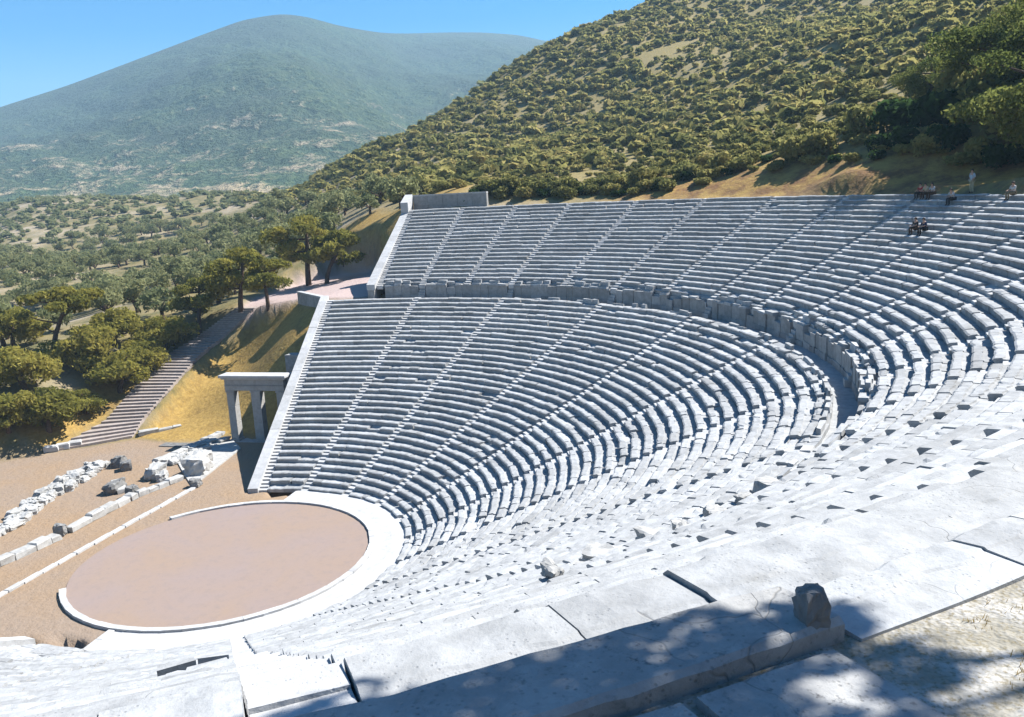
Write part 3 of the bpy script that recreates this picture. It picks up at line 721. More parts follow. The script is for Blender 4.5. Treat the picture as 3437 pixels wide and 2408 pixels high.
# its raised pier and the cross wall behind the top row
dU = (BU - AU)[:2]; dU /= np.linalg.norm(dU)
def loc(p, a, o, z): return (p[0] + dU[0] * a + nU_[0] * o, p[1] + dU[1] * a + nU_[1] * o, z)
b = MB()
P = [loc(BU, -2.3, 0.0, 17), loc(BU, 0.02, 0.0, 17), loc(BU, 0.02, 0.96, 17), loc(BU, -2.3, 0.96, 17), loc(BU, -2.3, 0, H2 + .95), loc(BU, 0.02, 0, H2 + 1.9), loc(BU, .02, .96, H2 + 1.9), loc(BU, -2.3, .96, H2 + .95)]
b.box8(P, .75)
b.build('end_pier', M['new_stone'], tU, AU)
base = PT(R2 + 1.9, 1.8, H2 - .5)
t = empty('cross_wall', base, 'grey cross wall with pale top edge behind the far end of the top row', 'stone wall')
b = MB(); b2 = MB()
ss_ = np.linspace(1.50, 2.17, 6)
for a, c in zip(ss_[:-1], ss_[1:]):
    for mb, lo, hi, g in ((b, H2 - 2.5, H2 + 1.62, 0.0), (b2, H2 + 1.622, H2 + 1.80, 0.05)):
        P = np.concatenate([PT([R2 + 1.75 - g, R2 + 1.75 - g, R2 + 2.3 + g, R2 + 2.3 + g], [a, c - .002, c - .002, a], lo), PT([R2 + 1.75 - g, R2 + 1.75 - g, R2 + 2.3 + g, R2 + 2.3 + g], [a, c - .002, c - .002, a], hi)])
        mb.box8(P, float(RNG.uniform(.35, .65)))
b.build('wall_face', M['wall_stone'], t, base); b2.build('coping', M['new_stone'], t, base)
# retaining wall of the plaza, running back from the top of the lower end wall
def straight_wall(name, label, pts, th, ztop, zlow, mat, cop=True, n_per=1.6):
    base = np.array([*pts[0], zlow]); t = empty(name, base, label, 'stone wall'); b = MB(); c_ = MB()
    for (x0, y0), (x1, y1) in zip(pts[:-1], pts[1:]):
        L = math.hypot(x1 - x0, y1 - y0); ux, uy = (x1 - x0) / L, (y1 - y0) / L; k = max(1, int(L / n_per))
        for i in range(k):
            a, e = L * i / k, L * (i + 1) / k - .008
            for mb, z0_, z1_, g in ((b, zlow, ztop, 0), (c_, ztop + .002, ztop + .16, .05)):
                q = [(x0 + ux * u - uy * w, y0 + uy * u + ux * w) for u, w in ((a, -th / 2 - g), (e, -th / 2 - g), (e, th / 2 + g), (a, th / 2 + g))]
                mb.box8([(*p, z0_) for p in q] + [(*p, z1_) for p in q], float(RNG.uniform(.35, .7)))
    b.build('wall_face', mat, t, base)
    if cop: c_.build('coping', M['new_stone'], t, base)
    return t
straight_wall('retaining_wall', 'low plaza retaining wall running back from the top of the lower end wall', [(-39.1, -10.1), (-45.2, -16.6)], 0.5, 12.5, 7.0, M['wall_stone'])
b = MB(); b.box((-32.3, -11.4, 3.5), (-31.0, -9.2, 7.7), .55, .04, .02)
tag(b.build('buttress', M['wall_stone'], None, (-31.6, -10.4, 3.5)), 'grey stone buttress behind the gateway against the end wall', 'buttress')

# ------------------------------------------------------------------ orchestra
def disc(name, r, z, mat, n=128, c=(0, 0)):
    V = [(c[0], c[1], z)] + [(c[0] + r * math.cos(2 * PI * i / n), c[1] + r * math.sin(2 * PI * i / n), z) for i in range(n)]
    return obj(name, V, [(0, 1 + i, 1 + (i + 1) % n) for i in range(n)], mat)
tag(disc('orchestra_floor', 9.75, 0.055, M['orchestra'], c=(0, .05)), 'round beaten earth orchestra floor inside the pale stone ring', 'orchestra floor', kind='structure')
def arc_blocks(name, label, cat, ra, rb, a0, a1, z0, z1, mat, w=1.1, jit=.006, kind=None):
    b = MB(); n = int((a1 - a0) * (ra + rb) / 2 / w)
    base = (0, .05, 0)
    for i in range(n):
        p, q = a0 + (a1 - a0) * i / n, a0 + (a1 - a0) * (i + 1) / n - .004 / ra
        P = []
        dz = RNG.normal(0, .004)
        for z in (z0, z1 + dz):
            for r, a in ((ra, p), (rb, p), (rb, q), (ra, q)):
                P.append((r * math.cos(a), .05 + r * math.sin(a), z))
        b.box8(np.array(P) + RNG.normal(0, jit, (8, 3)) * [1, 1, .3], float(np.clip(RNG.normal(.6, .12), 0, 1)))
    o = b.build(name, mat, None, base); return tag(o, label, cat, kind=kind)
arc_blocks('orchestra_kerb', 'thin white stone kerb ringing the round orchestra floor', 'kerb', 9.72, 10.12, math.radians(-52), math.radians(236), -0.2, 0.20, M['new_stone'], 1.1, .014)
# pale paved gutter ring between kerb and first row
aE = math.radians(4.6)
n = 96; V = []; F = []
for i in range(n + 1):
    a = -aE + (PI + 2 * aE) * i / n
    for r, z in ((10.1, -0.02), (10.6, -0.05), (11.3, 0.02), (12.35, 0.05)): V.append((r * math.cos(a), r * math.sin(a), z + .03))
for i in range(n):
    for k in range(3): F.append((i * 4 + k, i * 4 + k + 1, i * 4 + k + 5, i * 4 + k + 4))
tag(obj('paved_ring', [(a_, b_, c_ + .05) for a_, b_, c_ in V], F, M['new_stone'], tone=np.full(len(V), .6)), 'white paved gutter ring around the orchestra kerb', 'paved ring', kind='structure')
for sgn, nm in ((1, 'near'), (-1, 'far')):
    b = MB(); x0, x1 = sorted((sgn * 10.0, sgn * 12.3))
    for i in range(2):
        b.box((x0 + (x1 - x0) * i / 2, -1.15, -.2), (x0 + (x1 - x0) * (i + 1) / 2 - .01, -0.72, .12), .6, .02)
    tag(b.build('ring_end_kerb', M['new_stone'], None, (sgn * 11, -.9, 0)), 'short straight kerb closing the %s end of the paved ring' % nm, 'kerb')
# stage front kerb
b = MB(); x = -12.9
while x < 16:
    w = RNG.uniform(1.2, 2.0); y = -10.45 - (x + 12.6) * 0.042
    b.box((x, y - .42, -.2), (x + w - .012, y, .14 + RNG.normal(0, .01)), float(RNG.uniform(.4, .8)), .015, .004); x += w
tag(b.build('stage_kerb', M['new_stone'], None, (0, -11, 0)), 'long straight white kerb along the front of the ruined stage', 'kerb')

# ------------------------------------------------------------------ gateway
gx0 = -25.9
base = (gx0, -12.2, 0)
gt = empty('stone_gateway', base, 'pale grey double stone gateway with three pillars between ruins and end wall', 'gateway')
def gbox(name, pieces, mat=M['gate_stone'], parent=gt, bev=.03):
    b = MB()
    for lo, hi in pieces: b.box(lo, hi, float(RNG.uniform(.4, .65)), bev, .004)
    return b.build(name, mat, parent, base)
for yc, w in ((-14.75, .80), (-11.95, .98), (-9.25, .80)):
    p = gbox('pillar', [((gx0 - .42, yc - w / 2, .22), (gx0 + .42, yc + w / 2, 2.0)), ((gx0 - .415, yc - w / 2 + .005, 2.005), (gx0 + .415, yc + w / 2 - .005, 3.6)), ((gx0 - .42, yc - w / 2, 3.605), (gx0 + .42, yc + w / 2, 5.02))])
    gbox('capital', [((gx0 - .47, yc - w / 2 - .07, 5.022), (gx0 + .47, yc + w / 2 + .07, 5.22))], parent=p)
    gbox('pillar_base', [((gx0 - .50, yc - w / 2 - .07, 0.02), (gx0 + .50, yc + w / 2 + .07, .218))], parent=p)
gbox('architrave', [((gx0 - .44, -15.25, 5.222), (gx0 + .44, -12.0, 5.70)), ((gx0 - .44, -11.99, 5.222), (gx0 + .44, -8.75, 5.70)), ((gx0 - .49, -15.3, 5.703), (gx0 + .49, -8.7, 5.80))])
gbox('frieze', [((gx0 - .43, -15.24, 5.803), (gx0 + .43, -8.76, 6.38))])
c = gbox('cornice', [((gx0 - .62, -15.5, 6.383), (gx0 + .62, -8.5, 6.56)), ((gx0 - .78, -15.66, 6.563), (gx0 + .78, -8.36, 6.82))], M['new_stone'])
gbox('threshold', [((gx0 - .8, -15.6, -.1), (gx0 + .8, -8.6, .018))])

# ------------------------------------------------------------------ ruins of the stage building
def rough_stone(center, dims, rz=0.0, jit=.08, tone=.5, mb=None):
    b = mb or MB(); k = len(b.V)
    dx, dy, dz = dims[0] / 2, dims[1] / 2, dims[2]
    b.box((-dx, -dy, 0), (dx, dy, dz), tone, min(dims) * .14, min(dims) * jit)
    c, s = math.cos(rz), math.sin(rz)
    for i in range(k, len(b.V)):
        x, y, z = b.V[i]; b.V[i] = (center[0] + x * c - y * s, center[1] + x * s + y * c, center[2] + z)
    return b
def rock(center, dims, rz, amp, tone, seed=None):
    """a faceted lump: a box whose faces are cut 4 x 4 and pushed about by smooth noise"""
    r = np.random.default_rng(seed if seed is not None else int(RNG.integers(1 << 30))); n = 5
    V = []; ix = {}; F = []
    def vid(p):
        key = tuple(np.round(p, 4))
        if key not in ix: ix[key] = len(V); V.append(p)
        return ix[key]
    for ax in range(3):
        for sg in (-1, 1):
            for i in range(n):
                for j in range(n):
                    q = []
                    for di, dj in ((0, 0), (1, 0), (1, 1), (0, 1)):
                        p = np.zeros(3); p[ax] = sg; p[(ax + 1) % 3] = -1 + 2 * (i + di) / n; p[(ax + 2) % 3] = -1 + 2 * (j + dj) / n
                        q.append(vid(p))
                    F.append(tuple(q if sg > 0 else q[::-1]))
    V = np.array(V); L = np.linalg.norm(V, axis=1, keepdims=True)
    V = V * (1 - .13 * (L - 1) / .732)
    k = r.normal(0, 1.6, (5, 3)); ph = r.uniform(0, 6, 5)
    V = V * (1 + amp * np.sin(V @ k.T + ph).mean(1, keepdims=True) * 1.6) + r.normal(0, amp * .30, V.shape)
    V[:, 2] *= 1 - .25 * np.clip(V[:, 0] * r.normal() + V[:, 1] * r.normal(), -.8, .8)
    V = V * np.array(dims) / 2 + (0, 0, dims[2] / 2)
    c, s = math.cos(rz), math.sin(rz)
    V = np.stack([center[0] + V[:, 0] * c - V[:, 1] * s, center[1] + V[:, 0] * s + V[:, 1] * c, center[2] + V[:, 2]], 1)
    return V, F, np.full(len(V), tone)
def ruin(x, y, dims, rz, label, group=None, mat='ruin_stone', name='ruin_block', z=-.06, jit=.10, cat='stone block'):
    if jit >= .08:
        V, F, T = rock((x, y, z), dims, rz, jit * 1.5, float(RNG.uniform(.3, .8))); o = obj(name, V, F, M[mat], None, (x, y, z), T)
    else: o = rough_stone((x, y, z), dims, rz, jit, float(RNG.uniform(.3, .8))).build(name, M[mat], None, (x, y, z))
    return tag(o, label, cat, group)
G_LOW = 'foundation blocks in the low line behind the stage kerb'
def line_blocks(p, q, w, h, lmin, lmax, label, group, name='foundation_block', gap=.03):
    L = math.hypot(q[0] - p[0], q[1] - p[1]); a = 0; ux, uy = (q[0] - p[0]) / L, (q[1] - p[1]) / L; rz = math.atan2(uy, ux)
    while a < L - .3:
        l = min(RNG.uniform(lmin, lmax), L - a); c = a + l / 2
        ruin(p[0] + ux * c, p[1] + uy * c, (l - gap, w * RNG.uniform(.85, 1.1), h * RNG.uniform(.8, 1.15)), rz + RNG.normal(0, .015), label, group, name=name, jit=.05)
        a += l
line_blocks((5.2, -15.6), (-1.3, -14.7), .85, .55, 1.1, 2.0, 'pale squared block in the nearer run of the low foundation line', G_LOW)
line_blocks((-2.4, -14.65), (-9.6, -14.5), .8, .60, 1.2, 2.3, 'pale squared block in the farther run of the low foundation line', G_LOW)
G_RUB = 'rubble blocks of the long ruined wall'
def rubble(p, q, width, hmax, n, label, group, smin=.35, smax=.95):
    L = math.hypot(q[0] - p[0], q[1] - p[1]); ux, uy = (q[0] - p[0]) / L, (q[1] - p[1]) / L
    for i in range(n):
        a = L * (i + RNG.uniform(.1, .9)) / n; o = RNG.uniform(-.5, .5) * width
        s = RNG.uniform(smin, smax)
        ruin(p[0] + ux * a - uy * o, p[1] + uy * a + ux * o, (s * RNG.uniform(.9, 1.6), s, min(hmax, s * RNG.uniform(.6, 1.0))), math.atan2(uy, ux) + RNG.normal(0, .25), label, group, jit=.12, name='rubble_block')
rubble((2.5, -19.3), (-8.3, -22.2), 1.6, .6, 46, 'pale rubble block in the nearer half of the long ruined wall', G_RUB)
rubble((-8.3, -22.2), (-16.8, -23.8), 1.9, .75, 44, 'pale rubble block in the farther half of the long ruined wall', G_RUB)
line_blocks((4, -18.7), (-6.5, -21.0), .55, .42, 1.2, 2.4, 'long pale facing block along the inner edge of the ruined wall', 'facing blocks of the ruined wall')
line_blocks((-17.6, -18.3), (-27.2, -17.4), .9, .55, .9, 1.7, 'pale block in the broken wall leading to the gateway', 'blocks of the wall leading to the gateway')
rubble((-17.8, -17.5), (-25.4, -16.4), 1.9, .5, 30, 'small pale rubble piece on the platform beside the gateway', 'rubble beside the gateway')
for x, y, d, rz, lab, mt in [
    (-17.1, -21.8, (1.3, 1.1, 1.05), .3, 'dark shaded boulder at the far end of the long ruined wall', 'dark_shaded_rock'),
    (-16.2, -20.4, (1.3, 1.1, .9), .7, 'dark shaded boulder just behind the end of the ruined wall', 'dark_shaded_rock'),
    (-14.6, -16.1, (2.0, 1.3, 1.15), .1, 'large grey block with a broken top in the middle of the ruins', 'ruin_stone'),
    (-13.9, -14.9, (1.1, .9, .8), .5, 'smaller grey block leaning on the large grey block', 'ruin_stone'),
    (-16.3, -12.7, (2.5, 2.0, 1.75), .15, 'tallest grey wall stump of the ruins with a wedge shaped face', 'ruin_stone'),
    (-10.9, -17.4, (1.9, 1.2, .95), .2, 'dark rounded boulder lying alone on the earth inside the ruins', 'dark_shaded_rock'),
    (-10.0, -14.9, (.8, .7, .95), .0, 'small dark upright block at the end of the low foundation line', 'dark_shaded_rock'),
    (-12.7, -10.75, (.9, .8, .75), .2, 'small dark cube of stone at the far end of the stage kerb', 'dark_shaded_rock'),
    (-1.9, -15.0, (.8, .8, .9), .4, 'dark broken block beside the gap in the low foundation line', 'dark_shaded_rock')]:
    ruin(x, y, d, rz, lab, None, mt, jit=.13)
line_blocks((-12.8, -18.9), (-10.3, -16.0), .8, .45, .9, 1.5, 'flat pale slab of the short cross wall in the ruins', 'slabs of the short cross wall')
line_blocks((-9.8, -14.4), (-14.2, -13.2), .7, .5, .9, 1.6, 'pale slab leading from the low line to the wall stump', 'slabs leading to the wall stump')
b = MB()                                             # pale stone platform left of the gate
pl = [(-12.4, -10.9), (-22.9, -12.6), (-25.3, -14.9), (-24.8, -16.4), (-18.5, -16.6), (-15.2, -13.6)]
b.add([(x, y, .0) for x, y in pl] + [(x, y, .12) for x, y in pl], [(5, 4, 3, 2, 1, 0)[::-1], (6, 7, 8, 9, 10, 11)[::-1]] + [(i, (i + 1) % 6, 6 + (i + 1) % 6, 6 + i) for i in range(6)], .6)
tag(b.build('stone_platform', M['ruin_stone'], None, (-20, -14, 0)), 'flat pale stone platform between the ruins and the gateway', 'platform')
# blocks by the foot of the stairway
for i, x in enumerate((-20.6, -21.5, -22.4)):
    ruin(x, -32.5 + i * .62, (.78, 1.3, .62), .55, ['leftmost', 'middle', 'rightmost'][i] + ' of three white blocks at the lower left foot of the path steps', 'white blocks at the foot of the path steps', 'new_stone', 'stone_block', 0, .04)
line_blocks((-26.3, -26.7), (-29.2, -23.5), .7, .55, 1.0, 2.2, 'white kerb block below the dry grass mound beside the path steps', 'white kerb blocks below the mound', name='kerb_block')
b = MB(); b.box((-24.2, -21.9, .02), (-23.0, -19.2, .10), .3, .03)
tag(b.build('stone_slab', M['dark_shaded_rock'], None, (-23.5, -20.5, 0)), 'dark flat slab lying on the earth near the gateway', 'stone slab')

# ------------------------------------------------------------------ path steps climbing to the plaza
NS = 46
base = (-23, -29.8, 0)
st = empty('path_stairs', base, 'long flight of earth path steps climbing left of the dry grass mound', 'stairs')
for i in range(NS):
    f = (i + .5) / NS
    z0_, z1_ = 10.3 * i / NS, 10.3 * (i + 1) / NS
    a, c_ = stair_edge(STL, z0_), stair_edge(STR, z0_)
    a2, c2 = stair_edge(STL, min(10.4, z1_ + .5)), stair_edge(STR, min(10.4, z1_ + .5))
    P = np.array([(*a, z0_ - .5), (*c_, z0_ - .5), (*c2, z0_ - .5), (*a2, z0_ - .5), (*a, z1_), (*c_, z1_), (*c2, z1_ + .02), (*a2, z1_ + .02)])
    P[4:, 2] += RNG.normal(0, .012, 4)
    bb = MB(); bb.box8(P[[0, 1, 2, 3, 4, 5, 6, 7]], float(RNG.uniform(.35, .7))); bb.build('step', M['step_stone'], st, base)

# ------------------------------------------------------------------ loose stones on the seats near the camera
def on_slope(x, y):
    D = math.hypot(x, y)
    if D > R2: return H2
    if D > RU0: i = math.floor((D - RU0) / TU); return HU0 + (i + 1) * RU
    if D > R1: return H1 - .16
    i = max(0, math.floor((D - R0) / TL)); return Z0 + (i + 1) * RL

# ------------------------------------------------------------------ vegetation
def leaf_cloud(lobes, n, size, rng, up=0.35, shell=0.55, aspect=1.7, flat=0.0):
    """n small leaf-sized quads spread through the lobes (cx,cy,cz,rx,ry,rz); returns V,F,tone"""
    L = np.array(lobes, float)
    w = (L[:, 3] * L[:, 4] * L[:, 5]) ** 0.7; w /= w.sum()
    idx = rng.choice(len(L), n, p=w)
    d = rng.normal(0, 1, (n, 3)); d[:, 2] += up; d /= np.linalg.norm(d, axis=1, keepdims=True)
    rr = shell + (1 - shell) * rng.random(n) ** 0.6
    rr *= 1 + 0.16 * np.sin(d[:, 0] * 5 + idx * 1.7) * np.cos(d[:, 1] * 6 + idx)
    c = L[idx, :3] + d * rr[:, None] * L[idx, 3:6]
    nrm = d * 0.9 + rng.normal(0, .65, (n, 3)); nrm[:, 2] += flat; nrm /= np.linalg.norm(nrm, axis=1, keepdims=True)
    a = np.cross(nrm, rng.normal(0, 1, (n, 3))); a /= np.linalg.norm(a, axis=1, keepdims=True) + 1e-9
    b = np.cross(nrm, a)
    s = size * rng.uniform(.6, 1.35, n)[:, None]
    V = np.stack([c - a * s * .5 * aspect, c - b * s * .5, c + a * s * .5 * aspect, c + b * s * .5], 1).reshape(-1, 3)
    F = np.arange(4 * n).reshape(n, 4)
    lobe_t = rng.random(len(L))
    t = np.repeat(np.clip(0.15 + .55 * lobe_t[idx] + rng.normal(0, .15, n), 0, 1), 4)
    return V, F, t
def blob_lobes(rng, k, spread=.55, rad=.55, zc=.5, zr=.8):
    out = [(0, 0, zc, rad * 1.15, rad * 1.15, rad * zr)]
    for i in range(k):
        a = rng.uniform(0, 2 * PI); q = spread * rng.uniform(.5, 1.0)
        r = rad * rng.uniform(.45, .85)
        out.append((q * math.cos(a), q * math.sin(a), zc + rng.uniform(-.25, .35) * zr, r, r, r * zr))
    return out
def bush_mesh(name, seed, n, size, mat, k=6):
    r = np.random.default_rng(seed)
    V, F, t = leaf_cloud(blob_lobes(r, k), n, size, r)
    V[:, 2] = np.maximum(V[:, 2], -.05)
    return make_mesh(name, V, F, M[mat], t)
BUSH = [bush_mesh('shrub_leaves', 100 + i, 620, .17, 'scrub', 5 + i % 3) for i in range(6)]
DBUSH = [bush_mesh('shrub_leaves', 130 + i, 1300, .13, 'scrub', 7) for i in range(3)]
DARK = [bush_mesh('shrub_leaves', 150 + i, 900, .14, 'dark_leaf', 6) for i in range(2)]
def place_bush(name, me, x, y, s, label, cat, group=None, z=None, squash=1.0):
    o = bpy.data.objects.new(name, me); COL.objects.link(o)
    z = gz(x, y) if z is None else z
    o.location = (x, y, z - .08 * s); o.rotation_euler = (0, 0, random.uniform(0, 6.28)); o.scale = (s, s, s * squash)
    return tag(o, label, cat, group)

def tree_meshes(seed, kind):
    """unit tree about 5-6 m tall at the origin: returns trunk mesh, crown mesh"""
    r = np.random.default_rng(seed)
    V, F, k = [], [], 0
    def add(path, rad, n=7):
        nonlocal k
        v, f = tube(path, rad, n); V.extend(v); F.extend([tuple(i + k for i in q) for q in f]); k += len(v)
    lobes = []
    if kind == 'olive':
        lean = r.normal(0, .25, 2); h = r.uniform(1.1, 1.6)
        top = np.array([lean[0], lean[1], h])
        add([(0, 0, -.4), (lean[0] * .3, lean[1] * .3, h * .5), top], [.32, .24, .2])
        for i in range(5):
            a = 2 * PI * i / 5 + r.uniform(-.4, .4); L = r.uniform(1.1, 1.9)
            e = top + np.array([math.cos(a) * L, math.sin(a) * L, r.uniform(.9, 1.7)])
            add([top, (top + e) / 2 + r.normal(0, .12, 3), e], [.13, .09, .03], 5)
            for q in range(2):
                cc = e + r.normal(0, .45, 3); s = r.uniform(.75, 1.15); lobes.append((*cc, s, s, s * .75))
        cc = top + np.array([0, 0, 1.9]); lobes.append((*cc, 1.2, 1.2, .9))
        v, f, t = leaf_cloud(lobes, 900, .30, r, up=.2, shell=.4)
        mat = 'olive'
    else:
        h = r.uniform(3.0, 4.2) if kind == 'pine' else r.uniform(2.2, 2.8) if kind == 'bigpine' else r.uniform(1.5, 2.1); lean = r.normal(0, .7, 2) if kind == 'pine' else r.normal(0, .3, 2)
        mid = np.array([lean[0] * .35, lean[1] * .35, h * .5]); top = np.array([lean[0], lean[1], h])
        add([(0, 0, -.5), mid * [.4, .4, .5], mid, top, top + (lean[0] * .2, lean[1] * .2, 1.5)], [.27, .22, .19, .14, .05], 8)
        for i in range(9):
            f_ = r.uniform(.45, 1.15); p = mid + (top - mid) * min(1, (f_ - .45) / .55) if f_ < 1 else top + np.array([0, 0, (f_ - 1) * 5])
            a = i * 2.4 + r.uniform(-.4, .4); L = r.uniform(1.3, 2.6) * (1.15 - .35 * max(0, f_ - .6))
            e = p + np.array([math.cos(a) * L, math.sin(a) * L, r.uniform(.2, .9)])
            add([p, (p + e) / 2 + (0, 0, -.1), e], [.09, .06, .02], 5)
            s = r.uniform(.8, 1.35); lobes.append((*e, s, s, s * .52))
            if r.random() < .7:
                q = (p + e * 2) / 3 + r.normal(0, .3, 3) + (0, 0, .35); s *= .8; lobes.append((*q, s, s, s * .5))
        lobes.append((*(top + (0, 0, 1.3)), 1.3, 1.3, .7))
        if kind in ('thicket', 'bigpine'):
            for q in range(7):
                a = r.uniform(0, 2 * PI); d_ = r.uniform(.6, 1.9); s = r.uniform(.8, 1.3); lobes.append((d_ * math.cos(a), d_ * math.sin(a), r.uniform(.7, 2.6), s, s, s * .7))
        v, f, t = leaf_cloud(lobes, 4200 if kind != 'bigpine' else 17000, .19 if kind != 'bigpine' else .085, r, up=.45, shell=.35, aspect=2.2)
        mat = 'pine' if kind != 'bigpine' else 'green_pine'
    return make_mesh('trunk', V, F, M['bark'], smooth=True), make_mesh('crown', v, f, M[mat], t)
OLIVE = [tree_meshes(200 + i, 'olive') for i in range(5)]
PINE = [tree_meshes(300 + i, 'pine') for i in range(5)]
BIGPINE = [tree_meshes(450 + i, 'bigpine') for i in range(2)]
THICKET = [tree_meshes(400 + i, 'thicket') for i in range(4)]
def plant_tree(name, pair, x, y, s, label, cat, group=None, rz=None, z=None, sz=None):
    z = gz(x, y) if z is None else z
    t = empty(name, (x, y, z), label, cat, group, random.uniform(0, 6.28) if rz is None else rz)
    t.scale = (s, s, sz or s)
    for nm, me in (('trunk', pair[0]), ('crown', pair[1])):
        o = bpy.data.objects.new(nm, me); COL.objects.link(o); o.parent = t
    return t
plant_tree('pine_tree', PINE[0], -64.87, -25.48, 1.75, 'tall leaning pine at the left edge of the pink plaza', 'pine tree', 'pines along the path and plaza')
plant_tree('pine_tree', PINE[1], -61.94, -21.25, 1.35, 'slimmer pine on the plaza just right of the tall leaning pine', 'pine tree', 'pines along the path and plaza')
plant_tree('pine_tree', PINE[2], -76.07, -24.89, 0.80, 'small young pine at the foot of the yellow bank behind the plaza', 'pine tree', 'pines along the path and plaza')
plant_tree('pine_tree', PINE[3], -46.18, -21.49, 1.12, 'rounded bright pine beside the path at the plaza entrance', 'pine tree', 'pines along the path and plaza')
plant_tree('pine_tree', PINE[0], -47.78, -26.38, 1.43, 'wide flat topped pine above the head of the path steps', 'pine tree', 'pines along the path and plaza')
plant_tree('pine_tree', PINE[1], -45.98, -31.44, 1.29, 'bushy pine shading the upper part of the path steps', 'pine tree', 'pines along the path and plaza')
plant_tree('pine_tree', THICKET[2], -41.55, -33.42, 1.23, 'pine with a pale green crown left of the shaded path steps', 'pine tree', 'pines along the path and plaza')
plant_tree('pine_tree', THICKET[3], -36.80, -33.50, 1.06, 'dark pine crowding the left edge of the path steps', 'pine tree', 'pines along the path and plaza')
plant_tree('pine_tree', THICKET[0], -32.98, -33.78, 1.29, 'dense pine behind the middle of the path steps', 'pine tree', 'pines along the path and plaza')
plant_tree('pine_tree', THICKET[1], -27.93, -34.07, 0.70, 'low pine beside the lowest path steps', 'pine tree', 'pines along the path and plaza')
plant_tree('pine_tree', THICKET[2], -22.45, -34.18, 1.24, 'broad low yellow green pine at the left above the earth yard', 'pine tree', 'pines along the path and plaza')
plant_tree('pine_tree', THICKET[3], -19.82, -36.47, 1.10, 'pine at the left edge of the picture above the earth yard', 'pine tree', 'pines along the path and plaza')
plant_tree('pine_tree', THICKET[0], -26.40, -39.89, 1.42, 'pine behind the broad low pine at the left edge', 'pine tree', 'pines along the path and plaza')
plant_tree('pine_tree', THICKET[1], -33.81, -38.72, 1.31, 'pine in the thicket up the slope behind the low pines', 'pine tree', 'pines along the path and plaza')
plant_tree('pine_tree', PINE[2], -34.14, -43.03, 1.38, 'tall pine in the thicket at the left of the picture', 'pine tree', 'pines along the path and plaza')
plant_tree('pine_tree', THICKET[3], -35.70, -50.02, 1.31, 'upper pine at the left edge below the olive grove', 'pine tree', 'pines along the path and plaza')
plant_tree('pine_tree', THICKET[0], -39.61, -39.12, 1.24, 'pine in the thicket left of the path steps, farthest up the slope', 'pine tree', 'pines along the path and plaza')
place_bush('shrub', DARK[0], -57.28, 1.65, 0.95, 'small bright green shrub in front of the grey cross wall', 'shrub', 'shrubs in the row behind the top seats', squash=0.88)
place_bush('shrub', DBUSH[1], -60.36, 4.15, 2.18, 'dark round shrub just right of the grey cross wall', 'shrub', 'shrubs in the row behind the top seats', squash=0.92)
place_bush('shrub', DBUSH[2], -60.62, 6.76, 2.09, 'second dark shrub right of the grey cross wall', 'shrub', 'shrubs in the row behind the top seats', squash=1.09)
place_bush('shrub', DBUSH[0], -59.73, 9.59, 1.90, 'dark shrub behind the far end of the top row beside a paler one', 'shrub', 'shrubs in the row behind the top seats', squash=1.02)
place_bush('shrub', DBUSH[1], -60.30, 12.07, 2.09, 'pale olive shrub in the row of shrubs behind the top seats', 'shrub', 'shrubs in the row behind the top seats', squash=0.88)
place_bush('shrub', DBUSH[2], -59.17, 14.84, 2.18, 'large dark shrub in the middle of the row behind the top seats', 'shrub', 'shrubs in the row behind the top seats', squash=0.98)
place_bush('shrub', DBUSH[0], -58.90, 17.68, 1.80, 'low shrub squeezed between two larger ones behind the top seats', 'shrub', 'shrubs in the row behind the top seats', squash=0.99)
place_bush('shrub', DBUSH[1], -58.52, 20.49, 2.38, 'large olive shrub behind the top seats left of the brown bank', 'shrub', 'shrubs in the row behind the top seats', squash=0.90)
place_bush('shrub', DBUSH[2], -57.46, 23.30, 2.18, 'yellow green shrub behind the top seats left of the brown bank', 'shrub', 'shrubs in the row behind the top seats', squash=1.07)
place_bush('shrub', DBUSH[0], -55.30, 25.74, 1.61, 'last shrub of the row before the brown earth bank', 'shrub', 'shrubs in the row behind the top seats', squash=0.88)
place_bush('shrub', DBUSH[1], -58.13, 29.08, 1.71, 'shrub above the brown earth bank', 'shrub', 'shrubs in the row behind the top seats', squash=0.97)
place_bush('shrub', DBUSH[2], -57.47, 32.46, 1.90, 'spreading shrub on the brown earth bank', 'shrub', 'shrubs in the row behind the top seats', squash=1.01)
place_bush('shrub', DBUSH[0], -53.37, 35.32, 1.42, 'low spreading shrub left of the yellow grass patch', 'shrub', 'shrubs in the row behind the top seats', squash=0.98)
place_bush('shrub', DBUSH[1], -49.89, 40.88, 2.75, 'big round shrub standing alone behind the top row', 'shrub', 'shrubs in the row behind the top seats', squash=1.03)
place_bush('shrub', DBUSH[2], -48.54, 43.22, 2.28, 'shrub touching the right side of the big round shrub', 'shrub', 'shrubs in the row behind the top seats', squash=1.07)
place_bush('shrub', DBUSH[0], -50.13, 47.42, 2.66, 'shrub on the yellow slope right of the big round shrub', 'shrub', 'shrubs in the row behind the top seats', squash=1.14)
place_bush('shrub', DARK[0], -46.12, 49.97, 3.42, 'dark green leafy tree crown over the brown bank near the people', 'shrub', 'shrubs in the row behind the top seats', squash=0.94)
place_bush('shrub', DARK[1], -40.75, 51.92, 3.42, 'dark green bush behind the seated people', 'shrub', 'shrubs in the row behind the top seats', squash=1.04)
place_bush('shrub', DBUSH[0], -41.65, 55.01, 3.80, 'broad bush directly behind the standing person', 'shrub', 'shrubs in the row behind the top seats', squash=1.06)
place_bush('shrub', DBUSH[1], -37.90, 56.46, 3.99, 'tall bush behind the right end of the top row', 'shrub', 'shrubs in the row behind the top seats', squash=0.94)
place_bush('shrub', DBUSH[2], -34.13, 57.65, 4.18, 'bush at the right edge behind the top row', 'shrub', 'shrubs in the row behind the top seats', squash=0.85)
